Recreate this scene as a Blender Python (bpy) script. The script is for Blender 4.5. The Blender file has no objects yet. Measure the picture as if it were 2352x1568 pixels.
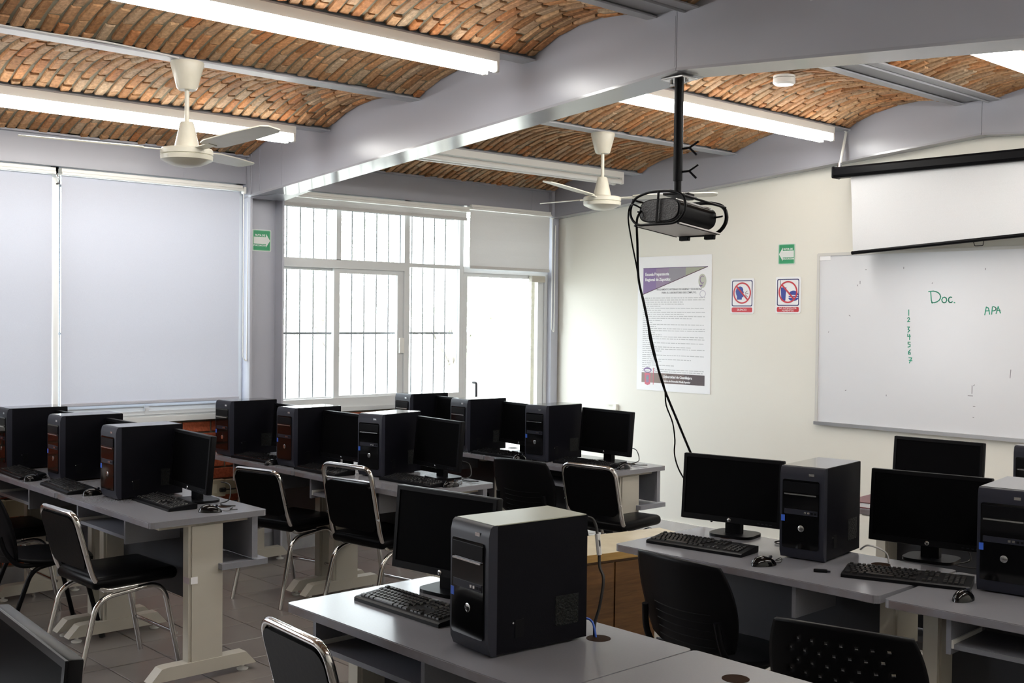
import bpy, bmesh, math, random
from mathutils import Matrix, Vector, Euler
random.seed(7)
sc = bpy.context.scene
COL = sc.collection
PI = math.pi
R = math.radians

# ------------------------------------------------------------------ camera, sky, exposure
CAM = Vector((7.1368, -7.0270, 1.70))
RIGHT = Vector((0.6743, 0.7384, 0.0110)); UP = Vector((-0.0231, 0.0062, 0.9997)); FWD = Vector((-0.7381, 0.6744, -0.0212))
FPX, IW, IH = 2620.0, 2352.0, 1568.0
cam_d = bpy.data.cameras.new('camera'); cam = bpy.data.objects.new('camera', cam_d); COL.objects.link(cam)
cam_d.sensor_fit = 'HORIZONTAL'; cam_d.sensor_width = 36.0; cam_d.lens = FPX / IW * 36.0
cam_d.clip_start = 0.05; cam_d.clip_end = 200
cam.matrix_world = Matrix(((RIGHT.x, UP.x, -FWD.x, CAM.x), (RIGHT.y, UP.y, -FWD.y, CAM.y), (RIGHT.z, UP.z, -FWD.z, CAM.z), (0, 0, 0, 1)))
sc.camera = cam

world = bpy.data.worlds.new('overcast_sky'); sc.world = world; world.use_nodes = True
bg = world.node_tree.nodes['Background']
SKY = (0.93, 0.965, 1.02); SKY_STRENGTH = 9.0
bg.inputs[0].default_value = (*SKY, 1); bg.inputs[1].default_value = SKY_STRENGTH
TUBE_STRENGTH = 30.0; TUBE_COLOR = (1.0, 0.985, 0.94)
vs = sc.view_settings
vs.view_transform = 'Standard'; vs.look = 'None'; vs.gamma = 1.0; vs.use_curve_mapping = False; vs.exposure = 0.0
sc.cycles.use_denoising = True
sc.cycles.sample_clamp_indirect = 6.0
sc.cycles.max_bounces = 10; sc.cycles.transparent_max_bounces = 16

def project(p):
    v = Vector(p) - CAM; d = v.dot(FWD)
    if d < 0.05: return None
    return (IW / 2 + FPX * v.dot(RIGHT) / d, IH / 2 - FPX * v.dot(UP) / d, d)
def in_frame(p, m=40):
    q = project(p)
    return q is not None and -m < q[0] < IW + m and -m < q[1] < IH + m

# ------------------------------------------------------------------ materials
MATS = {}
def mat(name, col=(.5, .5, .5), rough=.5, metal=0., spec=.5, emit=None, es=0., noise=None, bump=None, coat=0., trans=0., alpha=1., sheen=0.):
    """noise=(scale, amount, dark colour)   bump=(scale, strength)"""
    if name in MATS: return MATS[name]
    m = bpy.data.materials.new(name); m.use_nodes = True
    nt = m.node_tree; b = nt.nodes['Principled BSDF']
    b.inputs['Base Color'].default_value = (*col, 1); b.inputs['Roughness'].default_value = rough
    b.inputs['Metallic'].default_value = metal; b.inputs['Specular IOR Level'].default_value = spec
    b.inputs['Coat Weight'].default_value = coat; b.inputs['Coat Roughness'].default_value = .08
    b.inputs['Transmission Weight'].default_value = trans; b.inputs['Alpha'].default_value = alpha
    if emit: b.inputs['Emission Color'].default_value = (*emit, 1); b.inputs['Emission Strength'].default_value = es
    tc = None
    if noise or bump:
        tc = nt.nodes.new('ShaderNodeTexCoord')
    if noise:
        n = nt.nodes.new('ShaderNodeTexNoise'); n.inputs['Scale'].default_value = noise[0]; n.inputs['Detail'].default_value = 4
        nt.links.new(tc.outputs['Object'], n.inputs['Vector'])
        r = nt.nodes.new('ShaderNodeMapRange'); r.inputs[1].default_value = .35; r.inputs[2].default_value = .75; r.inputs[3].default_value = 0; r.inputs[4].default_value = noise[1]
        nt.links.new(n.outputs['Fac'], r.inputs[0])
        mx = nt.nodes.new('ShaderNodeMix'); mx.data_type = 'RGBA'; mx.inputs[6].default_value = (*col, 1); mx.inputs[7].default_value = (*noise[2], 1)
        nt.links.new(r.outputs[0], mx.inputs[0]); nt.links.new(mx.outputs[2], b.inputs['Base Color'])
    if bump:
        n2 = nt.nodes.new('ShaderNodeTexNoise'); n2.inputs['Scale'].default_value = bump[0]; n2.inputs['Detail'].default_value = 3
        nt.links.new(tc.outputs['Object'], n2.inputs['Vector'])
        bp = nt.nodes.new('ShaderNodeBump'); bp.inputs['Strength'].default_value = bump[1]; bp.inputs['Distance'].default_value = .01
        nt.links.new(n2.outputs['Fac'], bp.inputs['Height']); nt.links.new(bp.outputs[0], b.inputs['Normal'])
    MATS[name] = m
    return m

def brick_mat(name, ramp, rough=.85, bscale=60, speck=True):
    m = bpy.data.materials.new(name); m.use_nodes = True
    nt = m.node_tree; b = nt.nodes['Principled BSDF']; b.inputs['Roughness'].default_value = rough; b.inputs['Specular IOR Level'].default_value = .2
    geo = nt.nodes.new('ShaderNodeNewGeometry'); oi = nt.nodes.new('ShaderNodeObjectInfo')
    add = nt.nodes.new('ShaderNodeMath'); add.operation = 'ADD'
    nt.links.new(geo.outputs['Random Per Island'], add.inputs[0]); nt.links.new(oi.outputs['Random'], add.inputs[1])
    fr = nt.nodes.new('ShaderNodeMath'); fr.operation = 'FRACT'; nt.links.new(add.outputs[0], fr.inputs[0])
    cr = nt.nodes.new('ShaderNodeValToRGB'); cr.color_ramp.interpolation = 'LINEAR'
    els = cr.color_ramp.elements
    while len(els) < len(ramp): els.new(.5)
    for e, (p, c) in zip(els, ramp): e.position = p; e.color = (*c, 1)
    nt.links.new(fr.outputs[0], cr.inputs[0])
    tc = nt.nodes.new('ShaderNodeTexCoord')
    n = nt.nodes.new('ShaderNodeTexNoise'); n.inputs['Scale'].default_value = bscale; n.inputs['Detail'].default_value = 5
    nt.links.new(geo.outputs['Position'], n.inputs['Vector'])
    mr = nt.nodes.new('ShaderNodeMapRange'); mr.inputs[1].default_value = .3; mr.inputs[2].default_value = .7; mr.inputs[3].default_value = .62; mr.inputs[4].default_value = 1.15
    nt.links.new(n.outputs['Fac'], mr.inputs[0])
    mx = nt.nodes.new('ShaderNodeMix'); mx.data_type = 'RGBA'; mx.blend_type = 'MULTIPLY'; mx.inputs[0].default_value = 1
    nt.links.new(cr.outputs[0], mx.inputs[6])
    cc = nt.nodes.new('ShaderNodeCombineColor')
    for k in range(3): nt.links.new(mr.outputs[0], cc.inputs[k])
    nt.links.new(cc.outputs[0], mx.inputs[7]); nt.links.new(mx.outputs[2], b.inputs['Base Color'])
    bp = nt.nodes.new('ShaderNodeBump'); bp.inputs['Strength'].default_value = .6; bp.inputs['Distance'].default_value = .004
    nt.links.new(n.outputs['Fac'], bp.inputs['Height']); nt.links.new(bp.outputs[0], b.inputs['Normal'])
    return m

def glass_mat():
    m = bpy.data.materials.new('window_glass'); m.use_nodes = True; nt = m.node_tree
    for n in list(nt.nodes): nt.nodes.remove(n)
    o = nt.nodes.new('ShaderNodeOutputMaterial'); t = nt.nodes.new('ShaderNodeBsdfTransparent'); g = nt.nodes.new('ShaderNodeBsdfGlossy')
    t.inputs[0].default_value = (.93, .96, .96, 1); g.inputs['Roughness'].default_value = .02
    mx = nt.nodes.new('ShaderNodeMixShader'); mx.inputs[0].default_value = .06
    nt.links.new(t.outputs[0], mx.inputs[1]); nt.links.new(g.outputs[0], mx.inputs[2]); nt.links.new(mx.outputs[0], o.inputs[0])
    return m
def fabric_mat(name, col, tr):
    m = bpy.data.materials.new(name); m.use_nodes = True; nt = m.node_tree
    for n in list(nt.nodes): nt.nodes.remove(n)
    o = nt.nodes.new('ShaderNodeOutputMaterial'); d = nt.nodes.new('ShaderNodeBsdfDiffuse'); t = nt.nodes.new('ShaderNodeBsdfTranslucent')
    tc = nt.nodes.new('ShaderNodeTexCoord'); n = nt.nodes.new('ShaderNodeTexNoise'); n.inputs['Scale'].default_value = 350; n.inputs['Detail'].default_value = 2
    nt.links.new(tc.outputs['Object'], n.inputs['Vector'])
    cr = nt.nodes.new('ShaderNodeValToRGB'); cr.color_ramp.elements[0].color = (*[c * .9 for c in col], 1); cr.color_ramp.elements[1].color = (*[min(1, c * 1.06) for c in col], 1)
    nt.links.new(n.outputs['Fac'], cr.inputs[0]); nt.links.new(cr.outputs[0], d.inputs[0]); nt.links.new(cr.outputs[0], t.inputs[0])
    mx = nt.nodes.new('ShaderNodeMixShader'); mx.inputs[0].default_value = tr
    nt.links.new(d.outputs[0], mx.inputs[1]); nt.links.new(t.outputs[0], mx.inputs[2]); nt.links.new(mx.outputs[0], o.inputs[0])
    return m
def wood_mat(name, c1, c2, rough=.4):
    m = bpy.data.materials.new(name); m.use_nodes = True; nt = m.node_tree; b = nt.nodes['Principled BSDF']; b.inputs['Roughness'].default_value = rough
    tc = nt.nodes.new('ShaderNodeTexCoord'); mp = nt.nodes.new('ShaderNodeMapping'); mp.inputs['Scale'].default_value = (3, 3, 26)
    n = nt.nodes.new('ShaderNodeTexNoise'); n.inputs['Scale'].default_value = 3; n.inputs['Detail'].default_value = 6; n.inputs['Distortion'].default_value = .6
    nt.links.new(tc.outputs['Object'], mp.inputs[0]); nt.links.new(mp.outputs[0], n.inputs['Vector'])
    cr = nt.nodes.new('ShaderNodeValToRGB'); cr.color_ramp.elements[0].position = .3; cr.color_ramp.elements[1].position = .7
    cr.color_ramp.elements[0].color = (*c1, 1); cr.color_ramp.elements[1].color = (*c2, 1)
    nt.links.new(n.outputs['Fac'], cr.inputs[0]); nt.links.new(cr.outputs[0], b.inputs['Base Color'])
    return m

STEEL = mat('grey_painted_steel', (.325, .33, .375), .31, spec=.5, noise=(2.5, .25, (.285, .29, .325)), bump=(18, .05))
FLANGE = mat('glossy_grey_flange', (.325, .33, .36), .15, spec=.6, noise=(2.5, .25, (.285, .29, .32)))
PURLIN = mat('matt_grey_steel', (.37, .375, .40), .45, spec=.4, noise=(2.5, .4, (.31, .315, .34)))
COLUMN = mat('column_paint', (.42, .43, .49), .42, noise=(4, .3, (.37, .38, .43)), bump=(25, .08))
CREAM = mat('cream_plaster', (.80, .78, .71), .65, noise=(1.2, .35, (.765, .745, .68)), bump=(9, .05))
WHITE = mat('white_enamel', (.80, .80, .77), .35)
ALU = mat('white_aluminium', (.68, .70, .71), .35, noise=(6, .2, (.6, .62, .63)))
BONE = mat('bone_paint', (.50, .475, .41), .4, noise=(7, .35, (.42, .40, .35)))
FANM = mat('cream_enamel', (.66, .64, .55), .3, noise=(12, .4, (.55, .51, .40)))
TOP = mat('grey_laminate', (.20, .20, .22), .2, noise=(160, .25, (.17, .17, .19)), spec=.5)
EDGE = mat('worn_grey_edge', (.21, .21, .245), .4, noise=(5.5, 1., (.13, .095, .085)))
BOARD = mat('grey_melamine', (.20, .205, .235), .4, noise=(220, .3, (.16, .165, .19)))
DARKP = mat('dark_grey_panel', (.05, .052, .06), .5, spec=.25)
BLACK = mat('black_plastic', (.004, .004, .005), .38, spec=.09)
CASE = mat('black_case_steel', (.004, .004, .006), .42, spec=.06, bump=(300, .04))
LID = mat('satin_black_lid', (.01, .01, .011), .2, spec=1.0, coat=.6)
TRIM = mat('graphite_plastic', (.018, .019, .028), .4, spec=.2)
GLOSS = mat('gloss_black', (.003, .003, .0035), .1, spec=.35)
SCREEN = mat('dark_screen', (.0035, .0035, .004), .4, spec=.008)
KEYM = mat('black_key', (.008, .008, .009), .25, spec=.6)
CHROME = mat('chrome', (.62, .61, .60), .13, metal=1.)
VINYL = mat('black_vinyl', (.003, .003, .0035), .3, spec=.06, bump=(45, .04))
RUBBER = mat('black_rubber', (.015, .014, .014), .6)
SILVER = mat('silver_badge', (.62, .62, .62), .25, metal=1.)
BLUES = mat('blue_sticker', (.04, .12, .55), .3)
PAPER = mat('white_paper', (.88, .88, .90), .6)
WBOARD = mat('whiteboard_enamel', (.74, .75, .78), .22, noise=(1.1, .3, (.69, .70, .73)))
MARKER = mat('green_marker', (.02, .33, .20), .5)
SMUDGE = mat('dark_smudge', (.20, .20, .22), .6)
GREEN = mat('sign_green', (.02, .27, .11), .4)
NAVY = mat('sign_navy', (.02, .02, .12), .4)
BLUE = mat('sign_blue', (.03, .05, .30), .4)
RED = mat('sign_red', (.52, .02, .035), .4)
PURPLE = mat('print_purple', (.23, .15, .33), .6)
TAUPE = mat('print_taupe', (.115, .085, .08), .6)
MAUVE = mat('print_mauve', (.30, .22, .34), .6)
SAGE = mat('print_sage', (.36, .37, .29), .6)
GREYV = mat('print_grey', (.29, .27, .31), .6)
PINK = mat('print_pink', (.62, .16, .22), .6)
TEAL = mat('print_teal', (.16, .36, .33), .6)
INK = mat('ink_grey', (.16, .16, .18), .6)
MAROON = mat('maroon_cover', (.10, .012, .018), .4)
WHITEC = mat('white_cable', (.6, .6, .6), .4)
BLUEC = mat('blue_cable', (.03, .10, .45), .4)
HOLE = mat('grommet_brown', (.022, .010, .005), .8, spec=.05)
TILE = mat('beige_tile', (.215, .195, .182), .27, noise=(3.5, .5, (.175, .157, .148)), bump=(6, .02))
GROUT = mat('dark_grout', (.025, .022, .02), .9)
CONC = mat('grey_concrete', (.36, .37, .39), .75, noise=(9, .6, (.22, .22, .24)))
RACE = mat('ivory_raceway', (.47, .43, .31), .5)
MORTAR = mat('vault_mortar', (.23, .21, .15), .95, noise=(14, .7, (.11, .10, .07)), bump=(40, .6))
MORTAR2 = mat('wall_mortar', (.20, .18, .13), .95, noise=(20, .6, (.12, .11, .085)), bump=(40, .5))
VBRICK = brick_mat('vault_brick', [(0, (.44, .175, .065)), (.17, (.38, .245, .14)), (.36, (.50, .225, .09)), (.55, (.44, .32, .21)), (.75, (.30, .14, .058)), (1, (.50, .31, .17))])
WBRICK = brick_mat('wall_brick', [(0, (.33, .075, .035)), (.35, (.40, .10, .045)), (.7, (.29, .06, .03)), (1, (.42, .13, .06))])
GLASS = glass_mat()
BLIND = fabric_mat('grey_blind_fabric', (.55, .57, .65), .08)
BLIND2 = fabric_mat('pale_blind_fabric', (.63, .62, .61), .07)
SCRFAB = fabric_mat('projection_fabric', (.72, .73, .75), .0)
WOOD = wood_mat('brown_wood', (.10, .040, .009), (.17, .078, .02))
WOODT = wood_mat('pale_wood_top', (.46, .39, .26), (.56, .49, .35), .3)
WOODE = wood_mat('yellow_wood_edge', (.36, .21, .06), (.44, .27, .09), .35)
TUBE_ON = mat('lit_tube', (.9, .9, .9), .5, emit=TUBE_COLOR, es=TUBE_STRENGTH)
TUBE_OFF = mat('unlit_tube', (.82, .82, .80), .3)
GROUND = mat('pale_ground', (.60, .58, .53), .9, noise=(1.5, .6, (.48, .48, .38)))
LEAF = mat('tree_leaf', (.50, .54, .40), .6)
BARK = mat('tree_bark', (.45, .42, .38), .9)

# ------------------------------------------------------------------ mesh helpers
def smooth_path(pts, n=6):
    P = [Vector(p) for p in pts]; out = []
    for i in range(len(P) - 1):
        a, b, c, d = P[max(i - 1, 0)], P[i], P[i + 1], P[min(i + 2, len(P) - 1)]
        for k in range(n):
            t = k / n
            out.append(.5 * ((2 * b) + (-a + c) * t + (2 * a - 5 * b + 4 * c - d) * t * t + (-a + 3 * b - 3 * c + d) * t ** 3))
    out.append(P[-1]); return out
def bend_path(pts, r, n=5, closed=False):
    """polyline with corners rounded by radius r"""
    P = [Vector(p) for p in pts]; out = []; N = len(P)
    for i in range(N):
        if not closed and i in (0, N - 1): out.append(P[i]); continue
        a, b, c = P[i - 1], P[i], P[(i + 1) % N]
        da = (a - b); dc = (c - b); rr = min(r, da.length * .49, dc.length * .49)
        s = b + da.normalized() * rr; e = b + dc.normalized() * rr
        for k in range(n + 1):
            t = k / n; out.append(s * (1 - t) ** 2 + b * 2 * t * (1 - t) + e * t * t)
    return out

class MB:
    def __init__(s): s.v = []; s.f = []
    def add(s, V, F, M=None):
        o = len(s.v)
        s.v += [tuple((M @ Vector(p)) if M else p) for p in V]; s.f += [tuple(i + o for i in f) for f in F]; return s
    def box(s, x0, x1, y0, y1, z0, z1, M=None):
        V = [(x0, y0, z0), (x1, y0, z0), (x1, y1, z0), (x0, y1, z0), (x0, y0, z1), (x1, y0, z1), (x1, y1, z1), (x0, y1, z1)]
        return s.add(V, [(3, 2, 1, 0), (4, 5, 6, 7), (0, 1, 5, 4), (1, 2, 6, 5), (2, 3, 7, 6), (3, 0, 4, 7)], M)
    def rbox(s, c, size, r, seg=2, M=None):
        bm = bmesh.new(); bmesh.ops.create_cube(bm, size=1)
        for v in bm.verts: v.co = Vector((v.co.x * size[0], v.co.y * size[1], v.co.z * size[2]))
        bmesh.ops.bevel(bm, geom=bm.edges[:], offset=r, segments=seg, affect='EDGES', profile=.5, clamp_overlap=True)
        bm.verts.index_update()
        T = Matrix.Translation(c)
        s.add([v.co.copy() for v in bm.verts], [tuple(v.index for v in f.verts) for f in bm.faces], (M @ T) if M else T); bm.free(); return s
    def prism(s, poly, h0, h1, M=None):
        """poly in local xy, extruded along local z"""
        n = len(poly)
        V = [(p[0], p[1], h0) for p in poly] + [(p[0], p[1], h1) for p in poly]
        F = [tuple(range(n - 1, -1, -1)), tuple(range(n, 2 * n))] + [(i, (i + 1) % n, n + (i + 1) % n, n + i) for i in range(n)]
        return s.add(V, F, M)
    def tube(s, pts, r, n=8, closed=False, M=None, rz=None):
        P = [Vector(p) for p in pts]; N = len(P); V = []; F = []
        t0 = (P[1] - P[0]).normalized(); ref = Vector((0, 0, 1)) if abs(t0.z) < .9 else Vector((1, 0, 0))
        nrm = (ref - t0 * ref.dot(t0)).normalized()
        for i in range(N):
            if closed: t = (P[(i + 1) % N] - P[i - 1])
            else: t = P[min(i + 1, N - 1)] - P[max(i - 1, 0)]
            t.normalize(); nrm = (nrm - t * nrm.dot(t)).normalized(); bn = t.cross(nrm)
            rr = r[i] if isinstance(r, (list, tuple)) else r
            for k in range(n):
                a = 2 * PI * k / n; V.append(P[i] + nrm * math.cos(a) * rr + bn * math.sin(a) * (rz or rr))
        m = N if closed else N - 1
        for i in range(m):
            j = (i + 1) % N
            for k in range(n): F.append((i * n + k, i * n + (k + 1) % n, j * n + (k + 1) % n, j * n + k))
        if not closed: F += [tuple(range(n - 1, -1, -1)), tuple((N - 1) * n + k for k in range(n))]
        return s.add(V, F, M)
    def lathe(s, prof, n=24, M=None):
        V = []; F = []; N = len(prof)
        for (r, z) in prof:
            for k in range(n): a = 2 * PI * k / n; V.append((max(r, 1e-5) * math.cos(a), max(r, 1e-5) * math.sin(a), z))
        for i in range(N - 1):
            for k in range(n): F.append((i * n + k, i * n + (k + 1) % n, (i + 1) * n + (k + 1) % n, (i + 1) * n + k))
        F += [tuple(range(n - 1, -1, -1)), tuple((N - 1) * n + k for k in range(n))]
        return s.add(V, F, M)
    def mesh(s, name='mesh', smooth=None):
        me = bpy.data.meshes.new(name); me.from_pydata([tuple(p) for p in s.v], [], s.f); me.update()
        bm = bmesh.new(); bm.from_mesh(me); bmesh.ops.recalc_face_normals(bm, faces=bm.faces[:]); bm.to_mesh(me); bm.free()
        if smooth is not None:
            for p in me.polygons: p.use_smooth = True
            me.set_sharp_from_angle(angle=R(smooth))
        return me

def obj(name, me, m=None, parent=None, loc=(0, 0, 0), rot=(0, 0, 0), M=None, label=None):
    if isinstance(me, MB): me = me.mesh(name)
    if m is not None and not me.materials: me.materials.append(m)
    o = bpy.data.objects.new(name, me); COL.objects.link(o)
    if M is not None: o.matrix_local = M
    else: o.location = loc; o.rotation_euler = rot
    if parent is not None: o.parent = parent
    if label: o['label'] = label
    return o
def tag(o, label=None, cat=None, group=None, kind=None):
    if label: o['label'] = label
    if cat: o['category'] = cat
    if group: o['group'] = group
    if kind: o['kind'] = kind
    return o
def thing(name, label, cat, loc=(0, 0, 0), rz=0., group=None, rot=None, kind=None):
    o = bpy.data.objects.new(name, None); COL.objects.link(o); o.empty_display_size = .1
    o.location = loc; o.rotation_euler = rot if rot else (0, 0, rz)
    return tag(o, label, cat, group, kind)
def struct(name, me, m, label=None, cat='structure', **k):
    o = obj(name, me, m, **k); return tag(o, label, cat, kind='structure')
def copy_tree(root, loc, rz, label, group=None, rot=None):
    c = root.copy(); COL.objects.link(c); c.location = loc; c.rotation_euler = rot if rot else (0, 0, rz); c['label'] = label
    if group: c['group'] = group
    for ch in list(root.children):
        d = ch.copy(); COL.objects.link(d); d.parent = c
        for g in list(ch.children):
            e = g.copy(); COL.objects.link(e); e.parent = d
    return c
def text_mesh(s, size, extrude=.0004, align='CENTER', bold=0.0, spacing=1.0):
    cu = bpy.data.curves.new('txt', 'FONT'); cu.body = s; cu.size = size; cu.align_x = align; cu.align_y = 'CENTER'; cu.extrude = extrude; cu.offset = bold; cu.resolution_u = 2
    cu.space_character = spacing
    o = bpy.data.objects.new('txt', cu); COL.objects.link(o); bpy.context.view_layer.update()
    me = bpy.data.meshes.new_from_object(o.evaluated_get(bpy.context.evaluated_depsgraph_get()))
    bpy.data.objects.remove(o); me.materials.clear(); return me
def disc(r, z0, z1, n=24, cx=0, cy=0): return [(cx + r * math.cos(2 * PI * k / n), cy + r * math.sin(2 * PI * k / n)) for k in range(n)]
def rrect(w, h, r, cx=0, cy=0, n=5):
    out = []
    for qx, qy, a0 in ((1, 1, 0), (-1, 1, 90), (-1, -1, 180), (1, -1, 270)):
        for k in range(n + 1):
            a = R(a0 + 90 * k / n); out.append((cx + qx * (w / 2 - r) + r * math.cos(a), cy + qy * (h / 2 - r) + r * math.sin(a)))
    return out
def ring(poly_o, poly_i, z0, z1):
    n = len(poly_o); m = MB()
    V = [(p[0], p[1], z0) for p in poly_o] + [(p[0], p[1], z0) for p in poly_i] + [(p[0], p[1], z1) for p in poly_o] + [(p[0], p[1], z1) for p in poly_i]
    F = []
    for i in range(n):
        j = (i + 1) % n
        F += [(i, j, n + j, n + i), (2 * n + i, 3 * n + i, 3 * n + j, 2 * n + j), (i, 2 * n + i, 2 * n + j, j), (n + i, n + j, 3 * n + j, 3 * n + i)]
    return m.add(V, F)
def ribbon(pts, w, z0=0, z1=.0006):
    """flat stroke in the local xy plane"""
    m = MB()
    for a, b in zip(pts[:-1], pts[1:]):
        a = Vector((*a, 0)); b = Vector((*b, 0)); d = b - a
        if d.length < 1e-6: continue
        d.normalize(); n = Vector((-d.y, d.x, 0)) * w / 2; e = d * w * .4
        m.prism([tuple((a - e - n).xy), tuple((b + e - n).xy), tuple((b + e + n).xy), tuple((a - e + n).xy)], z0, z1)
    return m

# ------------------------------------------------------------------ room dimensions
XR, YF = 7.70, -9.0
RIDGE = 3.85
def zp(x): return 2.776 + .0765 * (x if x <= RIDGE else 2 * RIDGE - x)
def zb(x): return 2.513 + .0795 * (x if x <= RIDGE else 2 * RIDGE - x)
PX = [0.06, 1.03, 1.95, 2.89, 3.823, 4.76, 5.69, 6.62, 7.64]

# ---------------- floor with 30 cm tiles
TS = .2985; TX0 = 1.243; TY0 = -4.783
floor = struct('floor', MB().box(-.05, XR, YF, .05, -.12, -.006), GROUT, 'floor of beige ceramic tiles with dark joints', 'floor')
tile_me = None
def tile_geo(mb, x, y, g=.003):
    x0, x1, y0, y1 = x + g, x + TS - g, y + g, y + TS - g
    c = .002
    V = [(x0, y0, -.006), (x1, y0, -.006), (x1, y1, -.006), (x0, y1, -.006), (x0, y0, -c), (x1, y0, -c), (x1, y1, -c), (x0, y1, -c),
         (x0 + c, y0 + c, 0), (x1 - c, y0 + c, 0), (x1 - c, y1 - c, 0), (x0 + c, y1 - c, 0)]
    F = [(0, 1, 5, 4), (1, 2, 6, 5), (2, 3, 7, 6), (3, 0, 4, 7), (4, 5, 9, 8), (5, 6, 10, 9), (6, 7, 11, 10), (7, 4, 8, 11), (8, 9, 10, 11)]
    mb.add(V, F)
m = MB(); tile_geo(m, -TS / 2, -TS / 2); tile_me = m.mesh('tile'); tile_me.materials.append(TILE)
cells = []
i0 = int(math.floor((0 - TX0) / TS)); i1 = int(math.ceil((XR - TX0) / TS)); j0 = int(math.floor((YF - TY0) / TS)); j1 = int(math.ceil((0 - TY0) / TS))
for i in range(i0, i1):
    for j in range(j0, j1):
        x, y = TX0 + i * TS, TY0 + j * TS
        c = (x + TS / 2, y + TS / 2, 0); q = project(c)
        vis = in_frame(c, 60)
        cells.append((0 if vis else 1, q[2] if q else 99, x, y))
cells.sort(); rest = MB()
for n, (nv, d, x, y) in enumerate(cells):
    if n < 290 and nv == 0: obj('tile', tile_me, None, floor, (x + TS / 2, y + TS / 2, 0))
    else: tile_geo(rest, x, y)
tag(obj('tile_field', rest, TILE, floor), kind='stuff')

# ---------------- walls
wall_back = struct('wall_back', MB().box(-.2, XR + .2, 0, .2, 0, 3.25), CREAM, 'cream plastered wall carrying the whiteboard', 'wall')
struct('wall_right', MB().box(XR, XR + .2, YF, 0, 0, 3.25), CREAM, 'cream plastered wall opposite the windows', 'wall')
struct('wall_front', MB().box(-.2, XR + .2, YF - .2, YF, 0, 3.25), CREAM, 'cream plastered wall behind the desks', 'wall')
struct('baseboard_back', MB().box(.11, XR, -.014, 0, 0, .10), mat('pale_skirting', (.62, .60, .57), .5, noise=(7, .7, (.48, .46, .44))), 'pale scuffed skirting at the foot of the cream wall', 'skirting')
# window wall: brick dado (backing) with bricks as children
wl = MB(); wl.box(-.20, -.012, YF, -1.05, 0, 1.0); wl.box(-.2, -.02, -3.05, -2.78, 1.0, 2.6); wl.box(-.2, -.02, -6.0, -5.74, 1.0, 2.6); wl.box(-.2, -.02, YF, -8.6, 1., 2.6); wl.box(-.2, -.02, -.1, 0, 0, 2.6); wl.box(-.2, -.1, YF, 0, 2.58, 3.25)
wall_left = struct('wall_left', wl, MORTAR2, 'window wall with a low red brick dado', 'wall')
BL, BH = .212, .082
m = MB(); c = .004; hx, hz = BL / 2 - .006, BH / 2 - .006
m.add([(-.02, -hx, -hz), (-.02, hx, -hz), (-.02, hx, hz), (-.02, -hx, hz), (-.004, -hx, -hz), (-.004, hx, -hz), (-.004, hx, hz), (-.004, -hx, hz), (0, -hx + c, -hz + c), (0, hx - c, -hz + c), (0, hx - c, hz - c), (0, -hx + c, hz - c)],
      [(0, 1, 5, 4), (1, 2, 6, 5), (2, 3, 7, 6), (3, 0, 4, 7), (4, 5, 9, 8), (5, 6, 10, 9), (6, 7, 11, 10), (7, 4, 8, 11), (8, 9, 10, 11)])
wb_me = m.mesh('wall_brick'); wb_me.materials.append(WBRICK)
rest = MB(); cnt = 0
for j in range(11):
    z = .155 + BH * (j + .5)
    if z + BH / 2 > 1.0: continue
    y = -1.06 - BL / 2 - (BL / 2 if j % 2 else 0)
    while y > YF + .1:
        if y > -5.0 and cnt < 290: obj('brick', wb_me, None, wall_left, (random.uniform(-.002, .002), y, z)); cnt += 1
        else: rest.add([v.co for v in wb_me.vertices], [tuple(p.vertices) for p in wb_me.polygons], Matrix.Translation((0, y, z)))
        y -= BL
tag(obj('brick_field', rest, WBRICK, wall_left), kind='stuff')
obj('plinth', MB().box(-.02, .004, YF, -1.06, 0, .15), CONC, wall_left)

# ---------------- steel frame: columns, gable beams, eave beam, purlins
def column(n, y0, y1, label):
    root = thing('trim_%d' % n, label, 'column', (0, 0, 0), kind='structure')
    obj('web', MB().box(-.02, .002, y0, y1, 0, 2.62), COLUMN, root)
    obj('flange', MB().box(-.02, .10, y0 - .002, y0 + .014, 0, 2.80), COLUMN, root)
    obj('flange', MB().box(-.02, .10, y1 - .014, y1 + .002, 0, 2.53), COLUMN, root)
    return root
column(1, -3.05, -2.785, 'grey steel column between the blinds and the sliding window')
column(2, -6.0, -5.735, 'grey steel column beyond the far end of the long blinds')
root = thing('trim_3', 'slim grey steel post in the corner beside the glass door', 'column', kind='structure')
obj('post', MB().box(-.02, .05, -.095, -.015, 0, 2.6), COLUMN, root); obj('cap', MB().box(.0, .085, -.13, -.06, 2.575, 2.83), COLUMN, root)

def gable_beam(n, y0, y1, dz, label, half=False):
    root = thing('trim_%d' % n, label, 'beam', kind='structure')
    for side in (0, 1):
        xs = [0.0 if side == 0 else RIDGE + .0015, RIDGE - .0015 if side == 0 else XR]
        V = []
        for y in (y0, y1):
            for x in xs: V += [(x, y, zb(x) + dz), (x, y, zp(x) + .26)]
        # order: y0: x0 bot, x0 top, x1 bot, x1 top ; y1...
        F = [(0, 2, 3, 1), (4, 5, 7, 6), (0, 4, 6, 2), (1, 3, 7, 5), (0, 1, 5, 4), (2, 6, 7, 3)]
        obj('beam_half', MB().add(V, F), STEEL, root)
        # bottom flange plate
        V = []
        for y in (y0 - .004, y1 + .004):
            for x in xs: V += [(x, y, zb(x) + dz - .012), (x, y, zb(x) + dz + .0005)]
        obj('flange', MB().add(V, F), FLANGE, root)
    return root
b1 = gable_beam(4, -3.05, -2.85, 0, 'deep grey gabled steel beam carrying the projector pole')
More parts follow.
